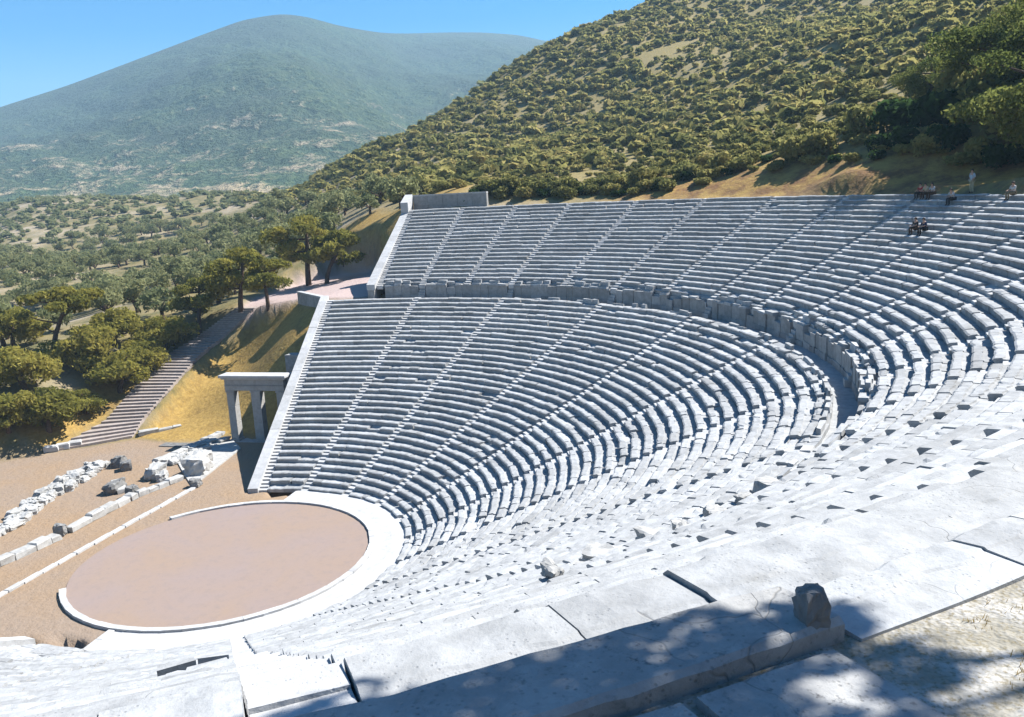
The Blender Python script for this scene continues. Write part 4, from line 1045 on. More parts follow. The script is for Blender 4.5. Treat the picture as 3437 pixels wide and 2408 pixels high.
place_bush('shrub', DARK[1], -41.11, 47.08, 1.61, 'dark green low bush left of the seated group', 'shrub', 'shrubs in the row behind the top seats', squash=1.14)
place_bush('shrub', DARK[0], -39.68, 49.57, 2.18, 'dark green bush above the seated group of three', 'shrub', 'shrubs in the row behind the top seats', squash=0.94)
place_bush('shrub', DBUSH[2], -36.61, 50.66, 1.71, 'olive bush just behind the seated group of three', 'shrub', 'shrubs in the row behind the top seats', squash=0.94)
place_bush('shrub', DARK[0], -36.23, 52.15, 2.09, 'dark green bush between the seated group and the standing person', 'shrub', 'shrubs in the row behind the top seats', squash=1.12)
place_bush('shrub', DBUSH[1], -32.73, 53.83, 1.90, 'olive bush right of the standing person', 'shrub', 'shrubs in the row behind the top seats', squash=1.03)
place_bush('shrub', DARK[0], -30.29, 55.01, 1.99, 'dark green bush left of the person at the right edge', 'shrub', 'shrubs in the row behind the top seats', squash=0.99)
plant_tree('pine_tree', BIGPINE[0], -45.05, 57.44, 1.55, 'tall pine on the slope behind the standing person', 'pine tree', 'pines behind the right end of the top row')
plant_tree('pine_tree', BIGPINE[1], -38.53, 58.44, 2.00, 'tallest pine, at the right edge of the picture behind the top row', 'pine tree', 'pines behind the right end of the top row')
plant_tree('pine_tree', BIGPINE[0], -27.84, 57.63, 2.20, 'pine rising just beyond the right edge of the picture', 'pine tree', 'pines behind the right end of the top row')
plant_tree('pine_tree', BIGPINE[0], -62.32, 56.33, 1.25, 'pine higher on the slope left of the tall pines', 'pine tree', 'pines behind the right end of the top row')
place_bush('shrub', DARK[0], -58.60, 2.56, 1.61, 'low shrub in the fringe of scrub just behind the top row of seats', 'shrub', 'low shrubs fringing the earth bank behind the top seats', squash=0.81)
place_bush('shrub', DBUSH[1], -59.77, 3.10, 1.83, 'low shrub in the fringe of scrub just behind the top row of seats', 'shrub', 'low shrubs fringing the earth bank behind the top seats', squash=0.76)
place_bush('shrub', DBUSH[2], -58.91, 5.50, 1.64, 'low shrub in the fringe of scrub just behind the top row of seats', 'shrub', 'low shrubs fringing the earth bank behind the top seats', squash=0.92)
place_bush('shrub', DARK[1], -59.83, 6.42, 1.56, 'low shrub in the fringe of scrub just behind the top row of seats', 'shrub', 'low shrubs fringing the earth bank behind the top seats', squash=0.90)
place_bush('shrub', DBUSH[1], -58.75, 8.87, 1.66, 'low shrub in the fringe of scrub just behind the top row of seats', 'shrub', 'low shrubs fringing the earth bank behind the top seats', squash=0.96)
place_bush('shrub', DBUSH[2], -59.46, 9.53, 1.29, 'low shrub in the fringe of scrub just behind the top row of seats', 'shrub', 'low shrubs fringing the earth bank behind the top seats', squash=0.84)
place_bush('shrub', DARK[0], -58.86, 11.25, 1.19, 'low shrub in the fringe of scrub just behind the top row of seats', 'shrub', 'low shrubs fringing the earth bank behind the top seats', squash=0.96)
place_bush('shrub', DBUSH[1], -58.23, 13.04, 1.30, 'low shrub in the fringe of scrub just behind the top row of seats', 'shrub', 'low shrubs fringing the earth bank behind the top seats', squash=0.88)
place_bush('shrub', DBUSH[2], -57.09, 14.67, 1.65, 'low shrub in the fringe of scrub just behind the top row of seats', 'shrub', 'low shrubs fringing the earth bank behind the top seats', squash=0.93)
place_bush('shrub', DARK[1], -58.09, 16.37, 1.11, 'low shrub in the fringe of scrub just behind the top row of seats', 'shrub', 'low shrubs fringing the earth bank behind the top seats', squash=0.96)
place_bush('shrub', DBUSH[1], -57.84, 17.51, 1.52, 'low shrub in the fringe of scrub just behind the top row of seats', 'shrub', 'low shrubs fringing the earth bank behind the top seats', squash=0.88)
place_bush('shrub', DBUSH[2], -56.70, 19.92, 1.69, 'low shrub in the fringe of scrub just behind the top row of seats', 'shrub', 'low shrubs fringing the earth bank behind the top seats', squash=0.72)
place_bush('shrub', DARK[0], -54.88, 21.00, 1.09, 'low shrub in the fringe of scrub just behind the top row of seats', 'shrub', 'low shrubs fringing the earth bank behind the top seats', squash=0.76)
place_bush('shrub', DBUSH[1], -54.18, 22.95, 1.20, 'low shrub in the fringe of scrub just behind the top row of seats', 'shrub', 'low shrubs fringing the earth bank behind the top seats', squash=0.85)
place_bush('shrub', DBUSH[2], -55.36, 24.24, 1.61, 'low shrub in the fringe of scrub just behind the top row of seats', 'shrub', 'low shrubs fringing the earth bank behind the top seats', squash=0.76)
place_bush('shrub', DARK[1], -54.28, 25.44, 0.95, 'low shrub in the fringe of scrub just behind the top row of seats', 'shrub', 'low shrubs fringing the earth bank behind the top seats', squash=0.90)
place_bush('shrub', DBUSH[1], -53.41, 26.71, 1.57, 'low shrub in the fringe of scrub just behind the top row of seats', 'shrub', 'low shrubs fringing the earth bank behind the top seats', squash=0.90)
place_bush('shrub', DBUSH[2], -57.34, 28.03, 0.96, 'low shrub in the fringe of scrub just behind the top row of seats', 'shrub', 'low shrubs fringing the earth bank behind the top seats', squash=0.85)
place_bush('shrub', DARK[0], -56.31, 29.11, 1.23, 'low shrub in the fringe of scrub just behind the top row of seats', 'shrub', 'low shrubs fringing the earth bank behind the top seats', squash=0.93)
place_bush('shrub', DBUSH[1], -52.19, 30.82, 1.22, 'low shrub in the fringe of scrub just behind the top row of seats', 'shrub', 'low shrubs fringing the earth bank behind the top seats', squash=0.76)
place_bush('shrub', DBUSH[2], -53.81, 32.44, 1.10, 'low shrub in the fringe of scrub just behind the top row of seats', 'shrub', 'low shrubs fringing the earth bank behind the top seats', squash=0.97)
place_bush('shrub', DARK[1], -52.90, 33.46, 1.08, 'low shrub in the fringe of scrub just behind the top row of seats', 'shrub', 'low shrubs fringing the earth bank behind the top seats', squash=0.84)
place_bush('shrub', DBUSH[1], -53.63, 34.53, 1.54, 'low shrub in the fringe of scrub just behind the top row of seats', 'shrub', 'low shrubs fringing the earth bank behind the top seats', squash=0.87)
place_bush('shrub', DBUSH[2], -55.23, 36.47, 1.47, 'low shrub in the fringe of scrub just behind the top row of seats', 'shrub', 'low shrubs fringing the earth bank behind the top seats', squash=0.92)
place_bush('shrub', DARK[0], -53.42, 37.77, 1.00, 'low shrub in the fringe of scrub just behind the top row of seats', 'shrub', 'low shrubs fringing the earth bank behind the top seats', squash=0.84)
place_bush('shrub', DBUSH[1], -48.78, 38.39, 1.26, 'low shrub in the fringe of scrub just behind the top row of seats', 'shrub', 'low shrubs fringing the earth bank behind the top seats', squash=0.80)
place_bush('shrub', DBUSH[2], -50.01, 39.93, 0.88, 'low shrub in the fringe of scrub just behind the top row of seats', 'shrub', 'low shrubs fringing the earth bank behind the top seats', squash=0.83)
place_bush('shrub', DARK[1], -50.11, 40.99, 0.87, 'low shrub in the fringe of scrub just behind the top row of seats', 'shrub', 'low shrubs fringing the earth bank behind the top seats', squash=0.75)
place_bush('shrub', DBUSH[1], -46.86, 42.00, 1.33, 'low shrub in the fringe of scrub just behind the top row of seats', 'shrub', 'low shrubs fringing the earth bank behind the top seats', squash=0.80)
place_bush('shrub', DBUSH[2], -49.96, 43.27, 1.00, 'low shrub in the fringe of scrub just behind the top row of seats', 'shrub', 'low shrubs fringing the earth bank behind the top seats', squash=0.74)
place_bush('shrub', DARK[0], -44.54, 43.90, 0.98, 'low shrub in the fringe of scrub just behind the top row of seats', 'shrub', 'low shrubs fringing the earth bank behind the top seats', squash=0.86)
place_bush('shrub', DBUSH[1], -41.44, 45.11, 1.13, 'low shrub in the fringe of scrub just behind the top row of seats', 'shrub', 'low shrubs fringing the earth bank behind the top seats', squash=0.90)
place_bush('shrub', DBUSH[2], -47.05, 47.00, 0.91, 'low shrub in the fringe of scrub just behind the top row of seats', 'shrub', 'low shrubs fringing the earth bank behind the top seats', squash=0.86)
place_bush('shrub', DARK[1], -38.82, 46.82, 1.27, 'low shrub in the fringe of scrub just behind the top row of seats', 'shrub', 'low shrubs fringing the earth bank behind the top seats', squash=0.75)
HILL = np.array([(-30.8,56.6,1.05),(-32.5,52.9,2.04),(-34.3,54.6,1.07),(-35.8,51.8,0.81),(-35.3,57.0,1.44),(-38.1,49.1,1.42),(-39.5,51.2,1.93),(-39.2,53.8,2.15),(-40.7,47.5,1.10),(-39.5,58.3,1.76),(-41.0,55.9,0.91),(-43.0,49.7,1.22),(-42.7,52.1,0.90),(-45.1,47.6,1.41),(-45.7,44.0,0.80),(-43.3,56.8,1.56),(-44.2,59.0,0.80),(-46.2,51.9,1.28),(-47.3,46.3,1.42),(-48.2,41.5,1.14),(-45.6,57.2,1.04),(-49.5,38.7,1.03),(-46.4,60.5,1.87),(-48.8,51.3,1.01),(-50.0,45.8,1.16),(-48.1,56.4,2.15),(-51.4,36.3,0.81),(-51.2,41.9,1.31),(-50.8,48.8,0.87),(-49.9,54.7,2.28),(-51.9,44.1,1.07),(-50.3,57.4,2.09),(-53.5,35.2,1.78),(-51.9,52.7,1.41),(-53.0,46.3,1.75),(-54.1,31.3,1.78),(-50.5,60.3,1.97),(-54.1,38.9,0.85),(-55.0,42.4,1.91),(-53.9,54.3,1.78),(-56.7,32.6,0.85),(-54.0,57.0,0.80),(-55.9,47.0,2.02),(-55.6,49.5,0.84),(-55.2,52.0,1.04),(-57.1,26.7,1.07),(-57.3,29.3,2.11),(-54.3,60.3,1.28),(-58.0,39.4,1.84),(-57.7,45.0,1.62),(-58.3,36.6,0.91),(-53.8,63.8,1.55),(-57.8,48.6,0.95),(-59.0,31.3,1.01),(-59.2,34.3,0.88),(-56.9,56.0,0.81),(-59.8,28.2,2.01),(-56.6,61.5,1.37),(-60.1,23.4,1.50),(-59.2,50.5,1.61),(-59.7,17.8,0.97),(-59.8,47.2,0.84),(-60.8,40.1,0.91),(-60.4,20.2,2.04),(-59.1,55.2,0.88),(-58.2,59.2,0.87),(-61.2,43.0,0.89),(-61.9,37.3,1.76),(-62.9,34.3,1.17),(-63.0,21.3,2.25),(-63.5,40.7,1.90),(-61.5,55.7,0.87),(-59.8,62.8,1.69),(-63.5,44.7,1.86),(-62.8,50.2,1.73),(-64.0,26.9,0.95),(-63.0,17.0,1.71),(-61.6,58.3,0.81),(-64.8,30.9,2.29),(-64.6,24.6,1.85),(-62.8,11.1,2.05),(-63.3,53.5,0.88),(-65.5,37.4,1.85),(-64.9,47.9,0.87),(-65.7,42.9,1.38),(-64.0,8.9,1.54),(-65.1,13.6,1.26),(-66.8,33.1,0.98),(-66.3,21.5,1.13),(-63.0,2.6,1.40),(-67.1,30.1,1.21),(-62.8,64.4,1.47),(-64.9,55.6,0.87),(-64.2,59.2,1.62),(-66.0,52.2,0.82),(-67.7,36.3,1.12),(-64.4,61.8,0.98),(-67.1,16.9,2.24),(-65.2,5.7,1.12),(-68.4,26.8,1.14),(-67.4,14.5,1.09),(-68.8,38.5,1.33),(-68.1,46.5,1.16),(-67.2,11.2,1.83),(-64.2,-1.5,1.49),(-68.9,21.0,0.93),(-67.1,56.8,1.81),(-69.5,40.9,2.09),(-66.6,60.5,0.93),(-69.8,28.8,1.61),(-68.7,49.5,0.81),(-69.7,24.7,0.83),(-68.3,53.5,1.89),(-70.4,34.7,1.59),(-66.2,1.4,1.62),(-66.0,65.4,1.28),(-68.6,7.5,1.67),(-70.8,18.7,1.95),(-71.7,32.1,1.17),(-68.0,63.7,1.73),(-69.8,10.0,2.11),(-71.0,48.7,0.90),(-71.9,24.0,1.90),(-70.9,12.4,1.60),(-68.3,0.1,1.01),(-72.7,38.9,0.94),(-70.5,56.9,2.23),(-72.3,45.6,0.84),(-69.6,4.4,1.57),(-71.8,51.0,1.05),(-70.1,59.7,1.29),(-71.5,54.6,1.04),(-72.5,16.6,1.55),(-68.7,66.9,0.94),(-73.1,21.5,1.43),(-73.6,35.1,1.81),(-70.5,62.6,1.55),(-72.1,10.4,1.45),(-71.7,7.6,0.85),(-74.3,25.8,1.42),(-74.6,31.8,1.50),(-74.2,47.9,0.82),(-75.1,28.5,1.10),(-73.7,52.3,1.02),(-73.2,56.3,1.68),(-72.5,5.3,1.44),(-71.6,65.4,1.50),(-75.7,41.1,2.25),(-74.9,50.1,1.90),(-75.5,20.5,1.01),(-70.0,-5.9,2.01),(-76.2,33.9,0.96),(-75.3,17.3,1.27),(-75.7,44.5,1.50),(-76.3,38.6,2.09),(-76.1,24.3,1.16),(-73.7,59.3,1.00),(-71.2,-3.8,1.50),(-76.0,12.2,1.40),(-70.6,-8.9,1.04),(-76.9,48.5,0.84),(-77.7,27.1,0.97),(-76.7,52.0,0.92),(-75.9,57.8,1.27),(-77.7,14.5,0.80),(-73.4,-4.6,1.01),(-79.3,36.2,2.00),(-78.9,21.4,1.42),(-79.5,30.6,1.76),(-75.1,66.4,2.17),(-76.5,61.5,0.86),(-79.3,44.0,0.85),(-79.7,41.2,2.11),(-72.1,-11.3,1.69),(-79.5,17.8,1.31),(-79.1,51.3,0.88),(-80.2,24.9,2.08),(-78.8,54.5,1.44),(-74.4,-8.0,1.71),(-80.2,48.5,1.74),(-77.7,63.8,1.09),(-76.4,69.0,1.73),(-81.6,34.3,1.20),(-81.6,38.4,2.17),(-80.4,13.9,1.31),(-81.5,21.6,0.94),(-81.9,26.7,1.30),(-79.5,59.5,2.02),(-81.9,44.4,1.64),(-81.7,19.3,1.11),(-74.8,-12.3,0.81),(-76.8,-7.3,0.81),(-81.2,56.8,0.91),(-82.4,50.5,1.09),(-82.3,52.9,2.20),(-83.7,23.3,1.50),(-83.3,48.1,2.01),(-84.2,35.3,1.03),(-81.4,61.4,0.89),(-83.3,15.3,1.24),(-84.5,30.3,1.94),(-84.6,39.6,0.84),(-80.3,67.0,2.11),(-84.9,32.7,0.96),(-84.5,18.5,0.85),(-85.2,25.3,0.83),(-78.4,-10.0,1.78),(-85.1,45.4,0.90),(-77.8,-12.7,1.42),(-80.1,-6.1,1.84),(-85.7,42.9,0.84),(-82.6,63.6,1.97),(-86.4,28.8,1.10),(-85.0,52.8,1.03),(-85.7,50.5,0.81),(-86.9,35.6,1.53),(-80.7,-8.9,1.05),(-87.5,33.0,1.79),(-87.3,24.0,1.08),(-87.6,39.6,0.81),(-80.1,-12.0,0.83),(-83.8,66.2,1.93),(-87.5,45.2,1.26),(-83.6,-1.7,1.80),(-87.4,19.1,1.14),(-82.5,-6.4,2.07),(-83.1,70.2,1.32),(-86.2,57.3,0.82),(-88.3,26.8,1.82),(-87.4,16.5,1.31),(-88.7,30.8,1.07),(-85.9,61.9,1.81),(-87.3,54.5,1.62),(-88.0,51.4,1.23),(-89.5,37.4,0.88),(-89.3,22.7,1.34),(-83.7,-8.6,1.48),(-88.9,14.1,1.23),(-90.1,24.9,1.21),(-85.7,68.4,1.21),(-87.9,59.3,1.46),(-89.6,48.3,0.94),(-85.3,70.7,1.66),(-81.9,-15.4,1.49),(-87.1,64.4,0.84),(-88.7,8.3,0.97),(-83.7,-11.3,2.16),(-90.7,41.9,0.86),(-89.5,53.7,1.78),(-91.7,27.9,2.22),(-91.0,51.2,0.81),(-90.0,57.9,2.26),(-89.2,3.9,1.68),(-91.8,22.0,1.34),(-91.8,45.9,1.08),(-92.5,31.8,0.82),(-92.0,19.7,1.19),(-87.9,69.3,1.98),(-91.7,15.3,0.90),(-92.8,35.9,2.28),(-92.7,40.0,0.87),(-91.4,12.1,0.86),(-90.0,65.8,1.35),(-93.8,26.8,1.15),(-92.5,53.6,2.27),(-91.3,4.8,2.02),(-92.0,7.8,1.26),(-93.3,49.8,0.93),(-94.0,43.7,1.63),(-94.4,34.2,2.16),(-93.7,16.9,1.47),(-92.0,60.3,1.03),(-89.2,72.1,1.59),(-90.4,68.6,2.11),(-91.7,63.3,1.75),(-95.0,38.0,0.85),(-85.3,-18.9,1.42),(-92.9,57.8,1.35),(-94.7,19.1,1.06),(-95.5,29.3,2.05),(-95.4,46.2,1.65),(-95.8,22.8,1.18),(-95.2,14.6,0.90),(-92.7,66.0,2.27),(-94.5,8.0,0.93)])
for i, (x, y, s) in enumerate(HILL):
    place_bush('scrub_bush', BUSH[i % 6], x, y, s, 'olive green scrub bush among many on the lower right hillside', 'bush', 'scrub bushes on the lower right hillside', squash=random.uniform(.62, .95))
plant_tree('olive_tree', OLIVE[0], -82.7, -88.4, 1.35, 'olive tree with a dark twisted trunk in the clearing at far left', 'olive tree')
plant_tree('olive_tree', OLIVE[1], -128.0, -107.3, 1.22, 'lone olive tree with a dark trunk on pale soil in the middle of the valley', 'olive tree')
plant_tree('olive_tree', OLIVE[2], -142.0, -87.1, 1.22, 'dark round olive tree on the slope above the path pines', 'olive tree')
GROVE = np.array([(-48.7,-38.5,1.12),(-36.8,-52.4,1.14),(-45.7,-45.0,1.16),(-54.4,-33.7,1.18),(-67.5,-10.6,1.10),(-44.1,-50.9,0.87),(-52.8,-45.3,1.01),(-42.5,-57.6,0.85),(-61.4,-35.4,0.79),(-75.4,-14.4,1.00),(-67.4,-33.9,0.99),(-63.7,-45.0,1.00),(-68.8,-41.3,0.81),(-65.8,-50.8,0.82),(-76.2,-35.6,0.75),(-82.8,-22.6,0.82),(-80.6,-30.4,1.22),(-62.4,-58.8,1.19),(-74.9,-43.7,0.97),(-55.7,-70.6,0.91),(-84.0,-36.4,0.77),(-74.5,-54.1,1.12),(-69.1,-61.4,1.20),(-91.3,-24.3,1.17),(-64.4,-67.8,0.80),(-80.4,-47.1,0.78),(-91.2,-33.0,1.21),(-87.5,-41.4,1.18),(-61.3,-77.9,1.17),(-82.4,-53.6,0.85),(-73.3,-67.8,1.22),(-97.7,-28.4,0.95),(-69.5,-73.7,1.13),(-80.0,-62.0,0.85),(-94.6,-39.4,1.12),(-92.4,-48.9,1.22),(-80.0,-68.2,0.91),(-87.2,-60.7,1.02),(-102.9,-36.2,0.88),(-79.5,-74.8,0.86),(-93.3,-57.1,0.96),(-70.4,-85.7,0.93),(-87.1,-68.0,1.00),(-99.8,-48.4,1.16),(-76.1,-81.8,1.06),(-100.0,-54.9,1.06),(-106.1,-45.5,1.14),(-109.4,-38.8,0.98),(-95.5,-65.4,0.87),(-74.5,-91.0,1.07),(-85.2,-80.8,1.02),(-90.4,-74.6,1.01),(-81.7,-86.1,0.81),(-95.6,-71.4,1.23),(-106.6,-55.7,0.77),(-114.3,-43.0,1.15),(-111.3,-50.7,1.05),(-102.0,-66.9,0.91),(-105.9,-61.8,1.13),(-90.9,-84.1,1.18),(-83.0,-94.3,0.79),(-88.3,-89.5,0.94),(-121.2,-42.8,0.86),(-112.2,-61.3,1.08),(-117.1,-54.7,0.86),(-109.7,-69.4,1.10),(-121.1,-49.4,1.08),(-119.1,-61.9,1.18),(-90.8,-100.5,1.04),(-96.3,-95.7,1.20),(-123.7,-56.6,0.87),(-127.0,-50.5,1.10),(-116.2,-70.6,1.19),(-112.8,-77.0,0.79),(-128.3,-60.9,0.77),(-123.8,-69.7,1.03),(-119.7,-76.4,0.92),(-102.4,-102.0,0.96),(-97.1,-109.5,0.80),(-134.3,-57.5,0.80),(-132.1,-66.8,1.24),(-104.2,-107.8,0.88),(-131.0,-73.8,0.84),(-109.3,-104.3,0.91),(-101.7,-113.9,0.90),(-130.7,-79.8,1.13),(-124.7,-90.3,1.11),(-141.9,-63.8,1.06),(-129.7,-86.8,0.87),(-112.3,-109.6,1.13),(-123.6,-97.0,0.99),(-137.8,-76.2,0.87),(-107.8,-115.9,1.04),(-117.4,-105.4,0.94),(-142.5,-69.8,1.21),(-123.4,-103.9,0.84),(-114.1,-116.1,1.00),(-144.0,-76.6,1.21),(-133.0,-96.9,0.82),(-139.8,-87.8,0.76),(-122.9,-111.3,1.01),(-151.3,-69.0,0.90),(-111.1,-125.6,0.84),(-144.5,-83.9,0.80),(-115.9,-121.9,1.10),(-129.5,-106.4,1.02),(-138.9,-94.4,0.82),(-120.7,-118.2,0.89),(-154.1,-80.0,0.99),(-137.2,-106.4,1.00),(-127.2,-118.8,1.08),(-150.5,-87.1,0.98),(-148.0,-93.2,0.78),(-118.2,-131.6,0.94),(-133.4,-115.4,0.91),(-146.1,-99.9,1.16),(-123.6,-128.7,0.88),(-143.3,-107.3,0.86),(-130.0,-124.7,0.85),(-139.2,-113.8,0.77),(-156.6,-89.8,0.77),(-161.2,-85.1,1.18),(-124.6,-134.9,0.78),(-149.3,-105.2,0.88),(-153.4,-99.6,0.94),(-138.8,-121.2,1.00),(-130.1,-131.7,1.16),(-158.5,-95.7,1.23),(-147.7,-111.9,1.06),(-145.7,-119.5,0.84),(-165.0,-91.9,0.93),(-168.6,-85.8,1.12),(-156.4,-105.8,0.88),(-134.4,-135.9,0.91),(-139.2,-131.3,0.94),(-145.3,-126.2,0.76),(-152.9,-121.7,1.20),(-172.8,-92.6,0.83),(-146.1,-133.5,0.82),(-143.2,-139.1,1.04),(-151.3,-130.0,1.19),(-137.2,-146.2,1.23),(-162.8,-122.5,0.94),(-151.9,-136.4,1.04),(-144.2,-145.7,1.15),(-157.8,-131.2,0.86),(-172.2,-115.3,1.05),(-140.8,-153.8,0.90),(-185.8,-96.5,1.02),(-170.5,-122.1,1.01),(-166.6,-128.0,1.18),(-150.3,-149.1,0.95),(-160.7,-137.2,1.05),(-155.3,-144.4,1.07),(-178.4,-114.9,0.88),(-184.1,-106.3,1.02),(-147.0,-155.7,0.97),(-166.3,-134.0,0.81),(-191.6,-98.6,1.11),(-156.6,-151.5,1.02),(-164.0,-143.8,0.96),(-179.2,-124.5,1.04),(-192.6,-105.2,0.90),(-185.9,-117.6,1.22),(-152.2,-160.6,0.98),(-175.7,-134.1,1.10),(-191.3,-111.4,0.91),(-171.7,-140.9,1.18),(-165.6,-151.8,0.94),(-199.4,-104.4,0.98),(-186.6,-126.7,0.87),(-160.2,-161.9,0.93),(-181.7,-136.8,1.08),(-192.1,-122.0,0.93),(-200.3,-110.9,0.90),(-166.3,-158.2,1.12),(-176.7,-146.3,0.76),(-171.9,-152.5,1.21),(-155.6,-170.3,0.86),(-188.7,-132.4,0.79),(-205.4,-107.4,1.16),(-198.0,-120.6,0.81),(-186.8,-142.0,0.95),(-162.4,-171.0,0.97),(-169.0,-164.3,1.04),(-196.3,-132.3,1.16),(-174.3,-161.1,0.93),(-192.8,-137.8,1.13),(-205.2,-121.4,1.16),(-186.5,-148.8,1.15),(-168.5,-170.5,0.77),(-183.4,-154.6,0.86),(-210.1,-116.3,1.13),(-214.2,-111.1,0.95),(-202.3,-132.3,0.80),(-165.7,-178.5,1.00),(-198.5,-140.3,0.84),(-176.6,-168.0,0.77),(-195.5,-145.5,0.82),(-185.0,-163.5,1.04),(-189.5,-158.1,1.08),(-172.0,-178.3,1.24),(-177.5,-174.7,0.81),(-206.6,-140.4,1.25),(-196.1,-156.3,1.15),(-174.3,-184.2,1.19),(-184.6,-173.5,0.90),(-203.0,-151.6,0.80),(-191.7,-167.7,1.07),(-180.9,-182.9,0.84),(-210.2,-147.3,0.83),(-177.8,-189.4,1.12),(-197.8,-167.9,0.83),(-220.5,-140.4,0.76),(-205.8,-162.8,1.19),(-210.2,-158.4,1.22),(-194.9,-177.7,0.76),(-217.7,-150.8,1.24),(-203.3,-171.2,1.14),(-225.9,-144.7,1.14),(-217.8,-157.1,0.87),(-213.4,-164.7,0.91),(-223.3,-153.6,1.10),(-228.4,-150.4,0.83),(-220.9,-162.3,1.18),(-208.6,-178.3,1.19),(-214.7,-172.2,0.97),(-204.6,-186.0,0.94),(-219.3,-168.3,0.80),(-226.7,-158.9,0.80)])
for i, (x, y, s) in enumerate(GROVE):
    plant_tree('olive_tree', OLIVE[i % 5], x, y, s, 'grey green olive tree of the grove on the valley slope', 'olive tree', 'olive trees of the valley grove')
# the countless far bushes as one mass each: low clumps of leaf faces joined into a single mesh
def mass(name, label, pts, mat, n, size, seed, rad):
    r = np.random.default_rng(seed); var = []
    for i in range(8):
        V, F, t = leaf_cloud(blob_lobes(r, 4), n, size, r, shell=.7); V[:, 2] = np.maximum(V[:, 2], -.05); var.append((V, t))
    x, y = pts[:, 0], pts[:, 1]; z = ground_z(x, y); Vs, ts = [], []
    for i in range(len(x)):
        V, t = var[r.integers(8)]; s = rad[0] + (rad[1] - rad[0]) * r.random() ** 1.6; a = r.uniform(0, 6.28); c, q = math.cos(a) * s, math.sin(a) * s
        Vs.append(np.stack([x[i] + V[:, 0] * c - V[:, 1] * q, y[i] + V[:, 0] * q + V[:, 1] * c, z[i] - .1 + V[:, 2] * s * r.uniform(.6, .95)], 1))
        ts.append(np.clip(t * .5 + r.uniform(-.25, .75), 0, 1))
    V = np.concatenate(Vs); o = obj(name, V, np.arange(len(V)).reshape(-1, 4), M[mat], tone=np.concatenate(ts))
    return tag(o, label, name.replace('_', ' '), kind='stuff')
def scatter(seed, n, d0, d1, a0, a1, rad, test):
    r = np.random.default_rng(seed); a = math.atan2(-0.24071, -0.95004) + r.uniform(a0, a1, n); d = d0 + (d1 - d0) * r.random(n) ** .8
    x = CAM[0] + d * np.cos(a); y = CAM[1] + d * np.sin(a); z = ground_z(x, y)
    w = np.sin(x * .09 + y * .05) + np.sin(x * .031 - y * .083 + 1.) + np.sin(x * .2 + y * .17) * .5
    k = test(x, y, z) & (w > -1.9); return np.stack([x[k], y[k]], 1)
mass('scrub_vegetation', 'olive green scrub covering the upper right hillside up to its skyline', scatter(41, 19000, 144, 560, -.66, .3, 0, lambda x, y, z: (z > 22) & (np.hypot(x, y) > 66)), 'scrub', 44, .5, 61, (.6, 2.7))
mass('distant_grove_vegetation', 'distant grey green trees dotted over the valley floor', scatter(42, 6000, 335, 760, -.3, .62, 0, lambda x, y, z: ((z <= 22) | (np.arctan2(CAM[1] - y, CAM[0] - x) > .1)) & (z > 1.5) & (np.hypot(x, y) > 72)), 'olive', 44, .5, 62, (1.4, 2.8))


# ------------------------------------------------------------------ the pine that overhangs the camera from the right
def near_pine():
    r = np.random.default_rng(77)
    base = np.array([33.5, 48.6, gz(33.5, 48.6)])
    V, F, k = [], [], 0
    def add(path, rad, n=9):
        nonlocal k
        v, f = tube(path, rad, n); V.extend(v); F.extend([tuple(i + k for i in q) for q in f]); k += len(v)
    fork = np.array([34.6, 46.4, 27.5])
    add([base - (0, 0, .6), base + (0, -.5, 2), (33.9, 47.6, 25.2), fork, (35.4, 44.8, 29.4), (36.5, 42.6, 30.8)], [.42, .36, .32, .27, .2, .1])
    lobes = []
    # branches toward the stands (they shade the bench slab) and toward the hill
    sv = np.array([-.4, .5118, .7604])
    spots = [(42.9, 30.6), (43.2, 31.0), (42.7, 31.3), (43.1, 31.8), (42.45, 31.9), (42.75, 32.4), (42.15, 32.65), (42.5, 33.1), (41.95, 33.3), (43.3, 30.2), (43.6, 30.7), (43.5, 31.5), (43.2, 32.5), (43.6, 32.0), (44.0, 31.3), (43.9, 32.6), (43.1, 33.0), (43.5, 32.9), (44.3, 31.9), (43.8, 31.0), (43.3, 33.7), (43.7, 34.6), (42.8, 35.0), (44.2, 32.6), (44.4, 33.9), (41.5, 33.75), (43.0, 34.2), (43.4, 35.2), (43.9, 33.6), (44.2, 34.6), (44.6, 33.2), (43.6, 34.0), (44.8, 32.3), (42.4, 34.1), (44.9, 31.5), (42.9, 33.6), (41.9, 34.2)]
    for i, (x, y) in enumerate(spots):
        t = 13.5 + 2.2 * math.sin(i * 2.1)
        p = np.array([x, y, 20.6]) + sv * t
        s = r.uniform(.40, .60) * (.75 if i >= 21 else 1); lobes.append((*p, s, s, s * .62))
        if i % 4 == 0: add([fork + (1.4, -3.2, 2.8), (fork + (1.4, -3.2, 2.8) + p) / 2 + (0, 0, .5), p - (0, 0, .15)], [.045, .03, .012], 6)
    for i in range(26):
        a = r.uniform(0, 2 * PI); q = r.uniform(.2, 1) ** .6 * 4.2
        p = np.array([34.2 + q * math.cos(a), 49.8 + q * math.sin(a), 29.9 + r.uniform(-2.6, 2.0)])
        s = r.uniform(.8, 1.4); lobes.append((*p, s, s, s * .6))
        if i % 2: add([fork + (0, 0, r.uniform(-1, 1.5)), (fork + p) / 2 + (0, 0, .3), p], [.10, .07, .02], 6)
    t = empty('pine_tree', base, 'large pine overhanging the top rows from beyond the right edge of the picture', 'pine tree')
    obj('trunk', V, F, M['bark'], t, base, smooth=True)
    v, f, tn = leaf_cloud(lobes, 30000, .115, r, up=.2, shell=.3, aspect=2.4)
    obj('crown', v, f, M['pine'], t, base, tn)
near_pine()

